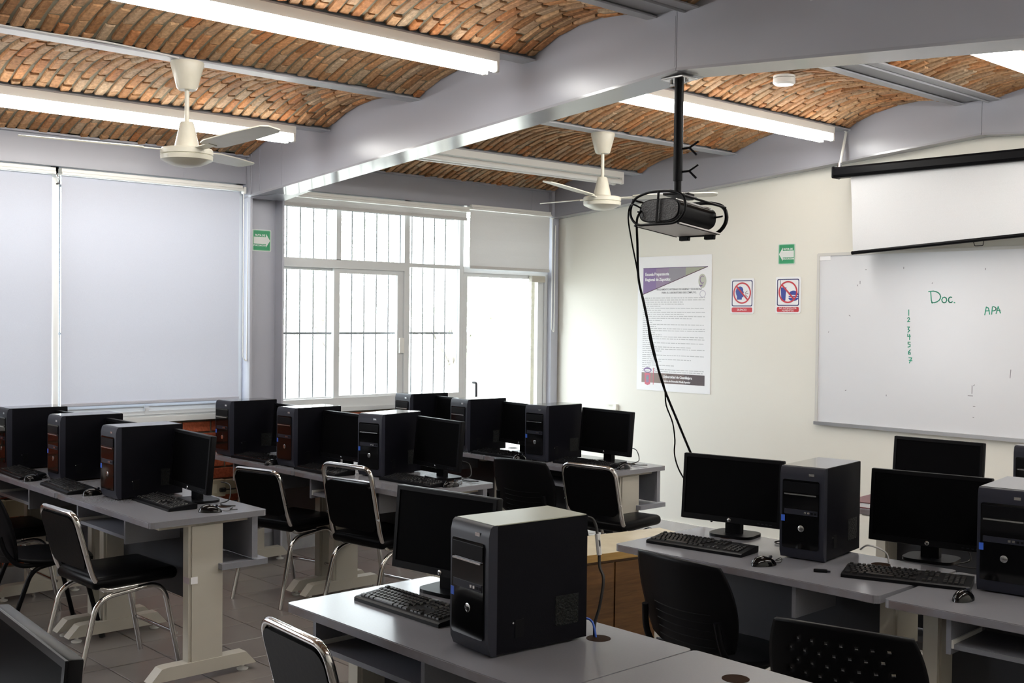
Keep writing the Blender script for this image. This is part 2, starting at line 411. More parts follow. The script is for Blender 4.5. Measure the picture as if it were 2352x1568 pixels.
# stiffener plates and knee bracket where it meets the column
obj('stiffener', MB().box(.10, .112, -3.058, -3.046, 2.53, 2.80), STEEL, b1); obj('stiffener', MB().box(.21, .222, -3.056, -3.046, 2.54, 2.83), STEEL, b1)
obj('weld_seam', MB().box(.50, .503, -3.0515, -3.049, 2.555, 2.97), STEEL, b1); obj('weld_seam', MB().box(3.838, 3.842, -3.0515, -3.049, 2.825, 3.05), STEEL, b1)
K = MB(); K.add([(.10, -3.05, 2.50), (.10, -2.79, 2.50), (.46, -2.88, 2.545), (.46, -2.79, 2.545), (.10, -3.05, 2.512), (.10, -2.79, 2.512), (.46, -2.88, 2.557), (.46, -2.79, 2.557)],
                [(0, 1, 3, 2), (4, 6, 7, 5), (0, 4, 5, 1), (1, 5, 7, 3), (3, 7, 6, 2), (2, 6, 4, 0)])
obj('knee_plate', K, STEEL, b1)
gable_beam(5, -.10, .10, .055, 'grey painted beam along the top of the cream wall')
gable_beam(6, -6.0, -5.8, 0, 'grey gabled steel beam across the room behind the camera side')
gable_beam(7, -8.98, -8.8, 0, 'grey gabled steel beam at the far end of the room')
eb = thing('trim_8', 'grey steel eave beam above the roller blinds', 'beam', kind='structure')
for y0, y1 in ((YF, -6.0), (-5.73, -3.056), (-2.84, -.10)):
    obj('web', MB().box(-.1, .045, y0, y1, 2.60, 2.785), STEEL, eb); obj('flange', MB().box(-.1, .09, y0, y1, 2.782, 2.794), STEEL, eb)
obj('web', MB().box(-.1, .0, -3.05, -2.84, 2.60, 2.785), STEEL, eb); obj('web', MB().box(-.1, .0, -6.0, -5.73, 2.60, 2.785), STEEL, eb)
obj('weld_seam', MB().box(.044, .0465, -3.52, -3.517, 2.61, 2.78), STEEL, eb); obj('weld_seam', MB().box(.044, .0465, -.335, -.332, 2.61, 2.78), STEEL, eb)
eb2 = thing('trim_9', 'grey steel eave beam on the wall opposite the windows', 'beam', kind='structure')
obj('web', MB().box(XR - .06, XR, YF, 0, 2.55, 2.80), STEEL, eb2)
bays = [(-2.85, -.10), (-5.80, -3.05), (-8.80, -6.0)]
tn = 10
bay_name = ['the bay beside the whiteboard wall', 'the middle bay', 'the bay behind the camera']
for bi, (y0, y1) in enumerate(bays):
    for k in (1, 2, 3, 5, 6, 7):
        x = PX[k]; z = zp(x); sl = .0765 if x < RIDGE else -.0765
        o = thing('trim_%d' % tn, 'slim grey steel purlin %d under the brick vaults of %s' % (k, bay_name[bi]), 'purlin', kind='structure'); tn += 1
        o['label'] = '%s grey purlin from the window wall in %s' % (['', 'first', 'second', 'third', '', 'fifth', 'sixth', 'seventh'][k], bay_name[bi])
        obj('flange', MB().box(x - .05, x + .05, y0, y1, z - .004, z + .004), PURLIN, o)
        obj('web', MB().box(x - .004, x + .004, y0, y1, z + .004, z + .12), PURLIN, o)
    o = thing('trim_%d' % tn, 'wide grey ridge channel between the brick vaults in ' + bay_name[bi], 'ridge beam', kind='structure'); tn += 1
    z = 3.066
    obj('flange', MB().box(3.676, 3.732, y0, y1, z - .004, z + .004), PURLIN, o); obj('flange', MB().box(3.905, 3.97, y0, y1, z - .004, z + .004), PURLIN, o)
    obj('plate', MB().box(3.728, 3.909, y0, y1, z + .012, z + .02), PURLIN, o)
    obj('lip', MB().box(3.888, 3.893, y0, y1, z - .012, z + .013), PURLIN, o)
    obj('web', MB().box(3.70, 3.708, y0, y1, z + .004, z + .14), PURLIN, o); obj('web', MB().box(3.935, 3.943, y0, y1, z + .004, z + .14), PURLIN, o)

# ---------------- brick vaults
CP = .062; BLEN = .150
def brick_variant(seed):
    rnd = random.Random(seed); m = MB()
    hx, hy = BLEN / 2 - .0035, CP / 2 - .0075
    def j(a): return rnd.uniform(-a, a)
    t = [(sx * hx + j(.003), sy * hy + j(.0015), .03) for sx, sy in ((-1, -1), (1, -1), (1, 1), (-1, 1))]
    mid = [(sx * hx + j(.003), sy * hy + j(.002), .004) for sx, sy in ((-1, -1), (1, -1), (1, 1), (-1, 1))]
    bot = [(p[0] - math.copysign(.005, p[0]), p[1] - math.copysign(.004, p[1]), j(.002)) for p in mid]
    V = t + mid + bot; F = []
    for a in (0, 4): F += [(a + i, a + (i + 1) % 4, a + 4 + (i + 1) % 4, a + 4 + i) for i in range(4)]
    F.append((8, 9, 10, 11)); m.add(V, F); me = m.mesh('vault_brick'); me.materials.append(VBRICK); return me
BV = [brick_variant(s) for s in range(8)]
BVG = [([v.co.copy() for v in me.vertices], [tuple(p.vertices) for p in me.polygons]) for me in BV]
gaps = []
for k in range(8):
    a, b = PX[k] + .045, PX[k + 1] - .045
    if k == 0: a = .09
    if k == 3: b = 3.69
    if k == 4: a = 3.955
    gaps.append((a, b))
RISE = .075
def vault(bi, k):
    y0, y1 = bays[bi]; a, b = gaps[k]; za, zb_ = zp(a) + .008, zp(b) + .008; ch = b - a
    if k == 3: zb_ = 3.072
    if k == 4: za = 3.072
    Rr = (ch * ch / 4 + RISE * RISE) / (2 * RISE); th = math.asin(ch / 2 / Rr); L = 2 * th * Rr
    def pt(s, off):   # s in [0,L]; off = above the face
        t = -th + s / Rr
        xl = ch / 2 + (Rr + off) * math.sin(t); zl = (Rr + off) * math.cos(t) - (Rr - RISE)
        return a + xl, za + (zb_ - za) * (xl / ch) + zl, t
    m = MB(); N = 16; V = []
    for i in range(N + 1):
        s = L * i / N; x, z, t = pt(s, .0125); V += [(x, y0, z), (x, y1, z)]
    F = [(2 * i, 2 * i + 1, 2 * i + 3, 2 * i + 2) for i in range(N)]
    if bi == 2:   # never in view: brick shell only
        o = struct('ceiling', MB().add(V, F), VBRICK, 'brick vault %d of %s' % (k + 1, bay_name[bi]), 'ceiling')
        return
    m.add(V, F)
    ordn = ['first', 'second', 'third', 'fourth', 'fifth', 'sixth', 'seventh', 'eighth'][k]
    root = struct('ceiling', m, MORTAR, '%s red brick vault from the window wall in %s' % (ordn, bay_name[bi]), 'ceiling')
    lst = []
    nc = int((y1 - y0) / CP); p = (y1 - y0) / nc
    rnd = random.Random(100 * bi + k); slope = math.atan2(zb_ - za, ch)
    for j in range(nc):
        y = y0 + (j + .5) * p; s = -rnd.uniform(.0, .035) - (BLEN / 2 if j % 2 else 0); wob = rnd.uniform(-.002, .002)
        while s < L:
            ln = BLEN * rnd.uniform(.88, 1.1); c0, c1 = max(s, 0), min(s + ln, L)
            if c1 - c0 > .03:
                sm = (c0 + c1) / 2; x, z, t = pt(sm, 0)
                Mx = Matrix.Translation((x, y + wob, z + rnd.uniform(-.005, .004))) @ Matrix.Rotation(t - slope, 4, 'Y') @ Matrix.Rotation(R(7 + rnd.uniform(-5, 5)), 4, 'X') @ Matrix.Rotation(R(rnd.uniform(-2, 2)), 4, 'Z') @ Matrix.Diagonal(((c1 - c0) / BLEN, rnd.uniform(.9, 1.05), 1, 1))
                q = project((x, y, z)); vis = q and in_frame((x, y, z), 15)
                lst.append((0 if vis else 1, q[2] if q else 99, Mx, rnd.randrange(8)))
            s += ln
    lst.sort(key=lambda e: (e[0], e[1])); rest = MB(); n = 0
    for nv, d, Mx, v in lst:
        if nv == 0 and n < 298: obj('brick', BV[v], None, root, M=Mx); n += 1
        else: rest.add(BVG[v][0], BVG[v][1], Mx)
    if rest.v: tag(obj('brick_field', rest, VBRICK, root), kind='stuff')
for bi in range(3):
    for k in range(8): vault(bi, k)
unseen_slab = MB(); X = [-.3, RIDGE, XR + .3]  # unseen slab added to stop light leaking in past the vaults
V = []
for y in (YF - .3, .3):
    for x in X: V += [(x, y, zp(x) + .24), (x, y, zp(x) + .34)]
unseen_slab.add(V, [(0, 2, 8, 6), (2, 4, 10, 8), (1, 7, 9, 3), (3, 9, 11, 5), (0, 6, 7, 1), (4, 5, 11, 10), (0, 1, 3, 2), (2, 3, 5, 4), (6, 8, 9, 7), (8, 10, 11, 9)])
struct('ceiling', unseen_slab, CONC, 'unseen roof slab added above the brick vaults to block light', 'ceiling')

# ---------------- windows and glass door
def frame_box(root, name, y0, y1, z0, z1, x0=-.055, x1=-.005, m=ALU): return obj(name, MB().box(x0, x1, y0, y1, z0, z1), m, root)
w1 = thing('window_1', 'aluminium framed window behind the two long grey blinds', 'window', kind='structure')
for a, b in ((-5.74, -5.70), (-4.375, -4.325), (-3.10, -3.055)): frame_box(w1, 'stile', a, b, 1.0, 2.60)
frame_box(w1, 'top_rail', -5.74, -3.055, 2.56, 2.60); frame_box(w1, 'bottom_rail', -5.74, -3.055, 1.00, 1.10, -.06, .0)
frame_box(w1, 'track', -5.74, -3.055, 1.035, 1.06, -.06, .012); frame_box(w1, 'track', -5.74, -3.055, 1.09, 1.112, -.06, .006)
frame_box(w1, 'track_joint', -3.77, -3.74, 1.04, 1.112, -.05, .014)
frame_box(w1, 'sill', -5.74, -3.055, .985, 1.02, -.08, .03)
for a, b in ((-5.70, -4.375), (-4.325, -3.10)): obj('pane', MB().box(-.034, -.028, a, b, 1.09, 2.56), GLASS, w1)
w2 = thing('window_2', 'sliding aluminium window left of the glass door', 'window', kind='structure')
for a, b, z0, z1 in ((-2.785, -2.745, 1.0, 2.6), (-1.645, -1.595, 1.0, 2.6), (-1.085, -1.045, 0, 2.6)): frame_box(w2, 'stile', a, b, z0, z1)
frame_box(w2, 'stile', -2.275, -2.235, 2.11, 2.58)
frame_box(w2, 'transom', -2.745, -1.645, 2.05, 2.115); frame_box(w2, 'transom', -1.595, -1.085, 2.085, 2.115)
frame_box(w2, 'top_rail', -2.745, -1.085, 2.56, 2.60); frame_box(w2, 'bottom_rail', -2.745, -1.085, 1.0, 1.085, -.06, .0); frame_box(w2, 'sill', -2.785, -1.085, .985, 1.015, -.08, .02)
for a, b in ((-2.745, -2.275), (-2.235, -1.645), (-1.595, -1.085)): obj('pane', MB().box(-.034, -.028, a, b, 2.115, 2.56), GLASS, w2)
s = obj('sash', MB().box(-.05, -.02, -2.285, -2.235, 1.085, 2.05).box(-.05, -.02, -1.70, -1.645, 1.085, 2.05).box(-.05, -.02, -2.235, -1.70, 1.085, 1.10).box(-.05, -.02, -2.235, -1.70, 2.015, 2.05), ALU, w2)
obj('pane', MB().box(-.034, -.028, -2.235, -1.70, 1.10, 2.015), GLASS, s); obj('latch', MB().rbox((-.012, -1.665, 1.47), (.022, .045, .12), .005), WHITE, s)
s = obj('sash', MB().box(-.056, -.05, -2.745, -2.735, 1.085, 2.05).box(-.056, -.05, -2.745, -2.285, 2.03, 2.05).box(-.056, -.05, -2.745, -2.285, 1.085, 1.095), ALU, w2)
obj('pane', MB().box(-.056, -.051, -2.735, -2.285, 1.095, 2.03), GLASS, s)
obj('pane', MB().box(-.034, -.028, -1.595, -1.085, 1.085, 2.085), GLASS, w2)
d1 = thing('door_1', 'glass door with a white frame beside the corner post', 'door', kind='structure')
obj('stile', MB().box(-.05, -.01, -.20, -.135, .02, 2.06), ALU, d1); obj('stile', MB().box(-.05, -.01, -1.04, -1.0, .02, 2.06), ALU, d1)
obj('rail', MB().box(-.05, -.01, -1.0, -.20, .02, .12), ALU, d1); obj('rail', MB().box(-.05, -.01, -1.0, -.20, 2.03, 2.06), ALU, d1)
obj('pane', MB().box(-.034, -.028, -1.0, -.20, .12, 2.03), GLASS, d1)
obj('jamb', MB().box(-.06, .0, -.13, -.095, 0, 2.6), ALU, d1); obj('lintel', MB().box(-.06, .0, -1.045, -.13, 2.06, 2.11), ALU, d1)
obj('transom_pane', MB().box(-.034, -.028, -1.045, -.13, 2.11, 2.57), GLASS, d1)
obj('closer', MB().rbox((.015, -.235, 2.03), (.045, .16, .055), .006), BONE, d1)
obj('pull_handle', MB().tube(bend_path([(-.01, -.93, .90), (.035, -.93, .90), (.035, -.93, 1.16), (-.01, -.93, 1.16)], .02), .010), DARKP, d1)
# security grilles outside
GRILLE = mat('grey_iron', (.20, .20, .21), .6)
gr = thing('window_grille', 'thin grey security bars outside the sliding window', 'grille')
for k in range(15): obj('bar', MB().tube([(-.13, -2.74 + k * .1145, 1.0), (-.13, -2.74 + k * .1145, 2.62)], .005, 6), GRILLE, gr)
for z in (1.02, 1.565, 2.50): obj('rail', MB().box(-.136, -.124, -2.76, -1.05, z - .008, z + .008), GRILLE, gr)
gr = thing('window_grille', 'thin grey security bars outside the blind-covered window', 'grille')
for k in range(23): obj('bar', MB().tube([(-.13, -5.7 + k * .119, 1.0), (-.13, -5.7 + k * .119, 2.62)], .005, 6), GRILLE, gr)
for z in (1.02, 1.565, 2.50): obj('rail', MB().box(-.136, -.124, -5.74, -3.06, z - .008, z + .008), GRILLE, gr)

# ---------------- roller blinds
def blind(y0, y1, ztop, zbot, label, fm, chain_y=None, chain_z=1.4, x=.045):
    t = thing('roller_blind', label, 'blind', (0, 0, 0), group='roller blinds on the window wall')
    obj('headrail', MB().box(.012, .070, y0, y1, ztop - .010, ztop + .010).box(.012, .078, y0, y1, ztop - .028, ztop - .012), WHITE, t)
    m = MB(); n = 12; V = []
    for i in range(n + 1):
        z = ztop - .03 + (zbot - ztop + .03) * i / n; xx = x + .002 * math.sin(i * 1.3); V += [(xx, y0 + .006, z), (xx, y1 - .012, z)]
    m.add(V, [(2 * i, 2 * i + 1, 2 * i + 3, 2 * i + 2) for i in range(n)])
    obj('fabric', m, fm, t)
    obj('bottom_bar', MB().rbox((x, (y0 + y1) / 2, zbot + .004), (.016, y1 - y0 - .016, .024), .005), fm, t)
    if chain_y is not None:
        obj('chain', MB().tube(bend_path([(x + .02, chain_y, ztop - .04), (x + .02, chain_y, chain_z), (x + .02, chain_y + .03, chain_z - .03), (x + .02, chain_y + .035, ztop - .1)], .03), .004, 6), WHITE, t)
        obj('bracket', MB().rbox((x, chain_y + .012, ztop - .02), (.05, .02, .05), .008), WHITE, t)
    return t
blind(-5.73, -4.372, 2.575, 1.118, 'long grey roller blind cut off by the left edge of the photo', BLIND)
blind(-4.335, -3.095, 2.575, 1.118, 'long grey roller blind right beside the steel column', BLIND, -3.085, 1.40)
blind(-2.775, -1.05, 2.575, 2.485, 'rolled-up pale blind above the sliding window', BLIND2)
blind(-1.03, -.112, 2.60, 2.10, 'half-lowered pale blind above the glass door', BLIND2, -.105, 1.60)
t = thing('added_frame_strip', 'added white vertical strip between the two long grey blinds', 'strip')  # added white strip standing in for the bright window frame in the gap
obj('strip', MB().box(-.004, .03, -4.372, -4.338, 1.11, 2.53), WHITE, t); obj('hook', MB().tube(smooth_path([(.03, -4.36, 2.56), (.05, -4.35, 2.53), (.04, -4.34, 2.50), (.035, -4.355, 2.49)]), .006, 6), SILVER, t)

# ---------------- outdoors
struct('outdoor_ground', MB().box(-40, -.2, -35, 30, -.25, -.12), GROUND, 'pale ground outside the windows', 'ground')
def tree(x, y, h, seed, label):
    rnd = random.Random(seed); t = thing('garden_tree', label, 'tree', (x, y, -.12), group='trees outside the window')
    tr = MB(); tr.tube(smooth_path([(0, 0, 0), (.05, .05, h * .25), (-.05, .1, h * .45)]), [.11 - .003 * i for i in range(13)], 8)
    br = MB(); lv = MB()
    for k in range(26):
        a = rnd.uniform(0, 2 * PI); r = rnd.uniform(.4, 1.5); z = rnd.uniform(.35, 1) * h
        e = Vector((r * math.cos(a), r * math.sin(a), z)); br.tube(smooth_path([(-.03, .08, h * rnd.uniform(.25, .45)), tuple(e * .5 + Vector((0, 0, h * .2))), tuple(e)], 3), [.035, .03, .025, .02, .015, .01, .007], 5)
        for q in range(60):
            c = e + Vector((rnd.gauss(0, .28), rnd.gauss(0, .28), rnd.gauss(0, .3))); M = Matrix.Translation(c) @ Euler((rnd.uniform(0, 6), rnd.uniform(0, 6), rnd.uniform(0, 6))).to_matrix().to_4x4()
            lv.add([(-.06, 0, 0), (0, -.022, .008), (.06, 0, 0), (0, .022, .008)], [(0, 1, 2, 3)], M)
    obj('trunk', tr, BARK, t); obj('branches', br, BARK, t); tag(obj('foliage', lv, LEAF, t), kind='stuff')
tree(-3.4, 1.6, 3.6, 3, 'leafy tree seen through the upper left window pane')
tree(-5.2, 8.0, 3.0, 5, 'leafy shrub-like tree seen through the glass door')
tree(-9.0, 3.5, 4.2, 9, 'taller tree far outside the sliding window')

# ------------------------------------------------------------------ fluorescent fixtures
def fixture(x, y0, y1, lit, label):
    z = zp(x) - .006; t = thing('fluorescent_fixture', label, 'light fixture', (x, 0, z), group='long tube fixtures under the purlins')
    obj('housing', MB().box(-.055, .055, y0, y1, -.045, .0), WHITE, t)
    for s in (-1, 1):
        obj('tube', MB().tube([(s * .042, y0 + .03, -.075), (s * .042, y1 - .03, -.075)], .019, 12).mesh('tube', 40), TUBE_ON if lit else TUBE_OFF, t)
        for y in (y0 + .012, y1 - .012): obj('lamp_holder', MB().rbox((s * .042, y, -.068), (.034, .022, .055), .006), WHITE, t)
    return t
fixture(PX[1], -5.74, -3.30, True, 'lit twin-tube fixture behind the near ceiling fan')
fixture(PX[3], -5.74, -3.30, True, 'lit twin-tube fixture at the top, nearest the camera')
fixture(PX[1], -2.75, -.325, False, 'unlit twin-tube fixture above the sliding window')
fixture(PX[3], -2.75, -.305, True, 'lit twin-tube fixture behind the projector pole')
fixture(PX[5], -2.75, -.305, True, 'lit twin-tube fixture at the upper right edge')
fixture(PX[5], -5.74, -3.30, False, 'unlit twin-tube fixture past the ridge in the middle bay')
fixture(PX[7], -2.75, -.305, True, 'unseen twin-tube fixture by the right wall, lit to brighten the whiteboard end')  # out of view, switched on to raise the light on screen and whiteboard
fixture(PX[7], -5.74, -3.30, True, 'unseen twin-tube fixture by the right wall, lit to brighten the middle bay')  # out of view, switched on to lift the beam and right-hand desks
fixture(PX[3], -8.7, -6.2, False, 'unlit twin-tube fixture behind the camera, window side')
fixture(PX[5], -8.7, -6.2, False, 'unlit twin-tube fixture behind the camera, right side')
# cord clipped along the second purlin
o = obj('white_power_cord', MB().tube(smooth_path([(PX[2] + .052, -5.75, zp(PX[2]) + .012), (PX[2] + .05, -5.2, zp(PX[2]) + .006), (PX[2] + .056, -4.9, zp(PX[2]) + .011), (PX[2] + .05, -4.62, zp(PX[2]) + .004), (PX[2] + .045, -4.5, zp(PX[2]) - .002)]), .005, 6).mesh('cord', 40), WHITEC)
tag(o, 'thin white cord running along the purlin to the near fan', 'cord')

# ------------------------------------------------------------------ ceiling fans
def fan(loc, blades, label):
    t = thing('ceiling_fan', label, 'fan', loc, group='ceiling fans')   # origin at purlin underside
    obj('canopy', MB().lathe([(.0, .0), (.078, -.0), (.08, -.012), (.05, -.125), (.042, -.135), (.0, -.135)], 28).mesh('canopy', 40), FANM, t)
    obj('rod', MB().lathe([(.0, -.12), (.0115, -.12), (.0115, -.31), (.0, -.31)], 14).mesh('rod', 40), FANM, t)
    obj('bell', MB().lathe([(.0, -.29), (.03, -.29), (.034, -.30), (.058, -.405), (.06, -.412), (.0, -.412)], 28).mesh('bell', 40), FANM, t)
    obj('motor', MB().lathe([(.0, -.408), (.05, -.408), (.06, -.415), (.118, -.42), (.125, -.428), (.125, -.448), (.119, -.451), (.125, -.455), (.123, -.475), (.10, -.487), (.07, -.50), (.03, -.508), (.0, -.509)], 36).mesh('motor', 35), FANM, t)
    for a in blades:
        Mz = Matrix.Rotation(a, 4, 'Z')
        Mp = Mz @ Matrix.Translation((0, 0, -.428)) @ Matrix.Rotation(R(-2.2), 4, 'Y') @ Matrix.Rotation(R(-9), 4, 'X')
        poly = [(.20, -.045), (.26, -.062), (.50, -.062), (.72, -.052), (.755, -.03), (.755, .03), (.72, .048), (.5, .06), (.26, .06), (.20, .045)]
        b = obj('blade', MB().prism(poly, -.003, .003, Mp), FANM, t)
        obj('blade_arm', MB().box(.10, .24, -.022, .022, -.006, -.001, Mp), FANM, b)
    return t
fan((PX[2], -4.446, zp(PX[2]) - .004), [R(3), R(128), R(246)], 'cream three-blade ceiling fan hanging left of the gabled beam')
fan((PX[2], -1.495, zp(PX[2]) - .004), [R(-73), R(167), R(44)], 'cream three-blade ceiling fan behind the projector')
# smoke detector
t = thing('smoke_detector', 'round white smoke detector on the brick vault', 'smoke detector', (3.335, -1.466, 3.098))
obj('base', MB().lathe([(0, 0), (.062, 0), (.062, -.012), (.0, -.012)], 28).mesh('b', 40), WHITE, t)
obj('head', MB().lathe([(0, -.012), (.055, -.012), (.063, -.018), (.063, -.042), (.052, -.052), (.0, -.054)], 28).mesh('h', 40), WHITE, t)

# ------------------------------------------------------------------ projector on its pole
PXX, PYY = 3.785, -2.95
pt = thing('projector_mount', 'black projector pole hanging from the ridge of the beam', 'projector mount', (PXX, PYY, 0))
obj('flange_plate', MB().rbox((0, 0, zb(PXX) - .02), (.13, .11, .012), .004), SILVER, pt)
obj('bolt', MB().tube([(-.045, 0, zb(PXX) - .04), (-.045, 0, zb(PXX) - .01)], .008), SILVER, pt); obj('bolt', MB().tube([(.045, 0, zb(PXX) - .04), (.045, 0, zb(PXX) - .01)], .008), SILVER, pt)
obj('pole', MB().tube([(0, 0, zb(PXX) - .02), (0, 0, 2.33)], .0215, 16).mesh('p', 40), BLACK, pt)
obj('inner_pole', MB().tube([(0, 0, 2.40), (0, 0, 2.265)], .0165, 16).mesh('p', 40), BLACK, pt)
for z in (2.37, 2.475):
    obj('wing_screw', MB().tube([(.01, .0, z), (.05, .02, z + .004)], .005, 6).tube([(.048, .02, z + .004), (.085, .04, z + .032)], .005, 6).tube([(.048, .02, z + .004), (.078, .035, z - .03)], .005, 6), BLACK, pt)
TILT = R(-6.0)
pr = thing('projector_cage', 'black steel tube cage with white tray hanging on the pole', 'projector cage', (PXX, PYY, 2.108), rot=(TILT, 0, R(1)))
obj('tray', MB().box(-.137, .137, -.15, .15, -.003, .002), mat('white_tray', (.60, .58, .58), .45), pr)
for y in (-.152, .152):
    loop = bend_path([(-.118, y, 0), (-.165, y, .055), (-.145, y, .125), (-.06, y, .15), (.06, y, .15), (.145, y, .125), (.165, y, .055), (.118, y, 0)], .05, 5, True)
    obj('end_loop', MB().tube(loop, .0062 if y < 0 else .009, 8, True).mesh('loop', 50), BLACK, pr)
    obj('strut', MB().tube([(0, y, 0), (0, y, .15)], .006, 6), BLACK, pr)
for x, z in ((-.137, .0), (.137, .0), (.148, .12), (-.148, .12)): obj('side_rail', MB().tube([(x * .9 if z == 0 else x, -.152, z), (x * .9 if z == 0 else x, .152, z)], .0055, 8), BLACK, pr)
obj('cross_bar', MB().tube([(-.158, -.10, .075), (-.11, -.10, .07)], .005, 6), BLACK, pr); obj('cross_bar', MB().tube([(.158, .12, .075), (.11, .12, .07)], .005, 6), BLACK, pr)
obj('mount_bracket', MB().rbox((0, 0, .155), (.09, .14, .012), .004).rbox((0, .06, .165), (.04, .05, .03), .006), BLACK, pr)
for x in (-.07, .075): obj('hook', MB().rbox((x, .148, -.014), (.055, .02, .022), .004), BLACK, pr)
pj = thing('projector', 'black rounded projector inside the hanging cage', 'projector', (PXX, PYY, 2.108), rot=(TILT, 0, R(1)))
body = [(.118 * math.copysign(abs(math.cos(a)) ** .55, math.cos(a)), .066 + .054 * math.copysign(abs(math.sin(a)) ** .7, math.sin(a))) for a in [2 * PI * k / 36 for k in range(36)]]
Mb = Matrix(((1, 0, 0, 0), (0, 0, 1, 0), (0, 1, 0, 0), (0, 0, 0, 1)))
obj('body', MB().prism(body, -.135, .128, Mb).mesh('body', 50), BLACK, pj)
obj('rear_grille', MB().prism([(p[0] * .92, .066 + (p[1] - .066) * .9) for p in body], -.141, -.134, Mb).mesh('g', 50), mat('grille_grey', (.02, .02, .022), .5, bump=(120, .6)), pj)
for zz, xx in ((.113, .085), (.095, .107)): obj('trim_line', MB().box(xx - .003, xx + .003, -.128, .125, zz - .002, zz + .0035), SILVER, pj)
obj('lens', MB().tube([(-.05, .125, .065), (-.05, .142, .065)], .03, 20).mesh('l', 40), GLOSS, pj)
def cable(name, pts, r, m, label, cat='cable', n=8):
    return tag(obj(name, MB().tube(smooth_path(pts, n), r, 6).mesh(name, 60), m), label, cat)
cable('projector_cable', [(3.69, -3.09, 2.19), (3.682, -3.11, 2.148), (3.632, -3.048, 2.045), (3.588, -2.986, 1.887), (3.571, -2.923, 1.765), (3.558, -2.861, 1.621), (3.551, -2.799, 1.473), (3.547, -2.737, 1.355), (3.575, -2.674, 1.206), (3.608, -2.612, 1.053), (3.629, -2.55, .934), (3.66, -2.5, .70)], .0060, BLACK, 'thick black cable dropping from the projector cage')
cable('projector_cable', [(3.70, -3.10, 2.20), (3.655, -3.12, 2.218), (3.603, -3.081, 2.164), (3.589, -3.042, 2.067), (3.589, -3.004, 1.947), (3.59, -2.965, 1.806), (3.594, -2.926, 1.683), (3.575, -2.888, 1.611), (3.573, -2.849, 1.517), (3.588, -2.81, 1.417), (3.576, -2.771, 1.358), (3.553, -2.732, 1.281), (3.563, -2.694, 1.195), (3.547, -2.655, 1.106), (3.513, -2.616, 1.036), (3.502, -2.577, .966), (3.511, -2.539, .905), (3.536, -2.5, .854), (3.58, -2.47, .70)], .0040, BLACK, 'thin black cable looping down beside the thick projector cable', n=4)

# ------------------------------------------------------------------ back-wall furniture
WALLR = (PI / 2, 0, 0)
t = thing('whiteboard', 'large whiteboard with green marker writing on the cream wall', 'whiteboard', (4.45, -.001, 1.575), rot=WALLR)
BW, BHH = 3.60, 1.185
obj('panel', MB().box(-BW / 2, BW / 2, -BHH / 2, BHH / 2, 0, .014), WBOARD, t)
FR = mat('board_frame', (.62, .61, .58), .35)
for x0, x1, y0, y1 in ((-BW / 2 - .006, -BW / 2 + .014, -BHH / 2, BHH / 2), (BW / 2 - .014, BW / 2 + .006, -BHH / 2, BHH / 2), (-BW / 2, BW / 2, BHH / 2 - .014, BHH / 2 + .006)): obj('frame', MB().box(x0, x1, y0, y1, 0, .02), FR, t)
obj('marker_ledge', MB().box(-BW / 2 - .006, BW / 2 + .006, -BHH / 2 - .014, -BHH / 2 + .01, 0, .035), mat('ledge_alu', (.45, .45, .46), .3, metal=.6), t)
obj('corner_bracket', MB().box(-BW / 2 + .002, -BW / 2 + .10, BHH / 2 - .045, BHH / 2 - .015, .014, .017), PAPER, t)
def wbp(x, z): return (x - 4.45, z - 1.575)
def stroke(name, pts, w=.007, m=MARKER): obj(name, ribbon([wbp(*p) for p in pts], w, .014, .0148), m, t)
def arc(cx, cz, rx, rz, a0, a1, n=8): return [(cx + rx * math.cos(R(a0 + (a1 - a0) * k / n)), cz + rz * math.sin(R(a0 + (a1 - a0) * k / n))) for k in range(n + 1)]
# Doc.
stroke('written_D', [(3.492, 1.895), (3.497, 1.84), (3.505, 1.822)]); stroke('written_D', [(3.478, 1.897)] + arc(3.505, 1.862, .055, .038, 85, -75) + [(3.50, 1.825)])
stroke('written_o', arc(3.585, 1.842, .017, .018, 40, 400)); stroke('written_c', arc(3.628, 1.843, .015, .018, 60, 320)); stroke('full_stop', [(3.652, 1.826), (3.656, 1.824)])
# APA
stroke('written_A', [(3.853, 1.748), (3.862, 1.797), (3.876, 1.79), (3.884, 1.752)], .006); stroke('written_A', [(3.856, 1.772), (3.882, 1.774)], .006)
stroke('written_P', [(3.897, 1.752), (3.901, 1.798)] + arc(3.907, 1.786, .017, .013, 85, -100, 6), .006)
stroke('written_A', [(3.925, 1.757), (3.937, 1.80), (3.952, 1.76)], .006); stroke('written_A', [(3.929, 1.775), (3.949, 1.777)], .006)
# 1..7
def num(i, pts): stroke('written_%d' % i, pts, .006)
num(1, [(3.341, 1.778), (3.342, 1.742)]); num(2, [(3.333, 1.722), (3.343, 1.728), (3.348, 1.718), (3.334, 1.700), (3.35, 1.702)])
num(3, [(3.334, 1.665), (3.348, 1.665), (3.338, 1.65), (3.35, 1.642), (3.338, 1.630)])
num(4, [(3.337, 1.618), (3.337, 1.603), (3.356, 1.605)]); num(4, [(3.350, 1.616), (3.351, 1.582)])
num(5, [(3.356, 1.565), (3.340, 1.565), (3.340, 1.553), (3.355, 1.55), (3.355, 1.536), (3.34, 1.532)])
num(6, [(3.358, 1.515), (3.345, 1.502), (3.345, 1.486), (3.358, 1.486), (3.356, 1.498), (3.346, 1.498)])
num(7, [(3.348, 1.462), (3.368, 1.462), (3.352, 1.428)]); num(7, [(3.35, 1.445), (3.37, 1.443)])
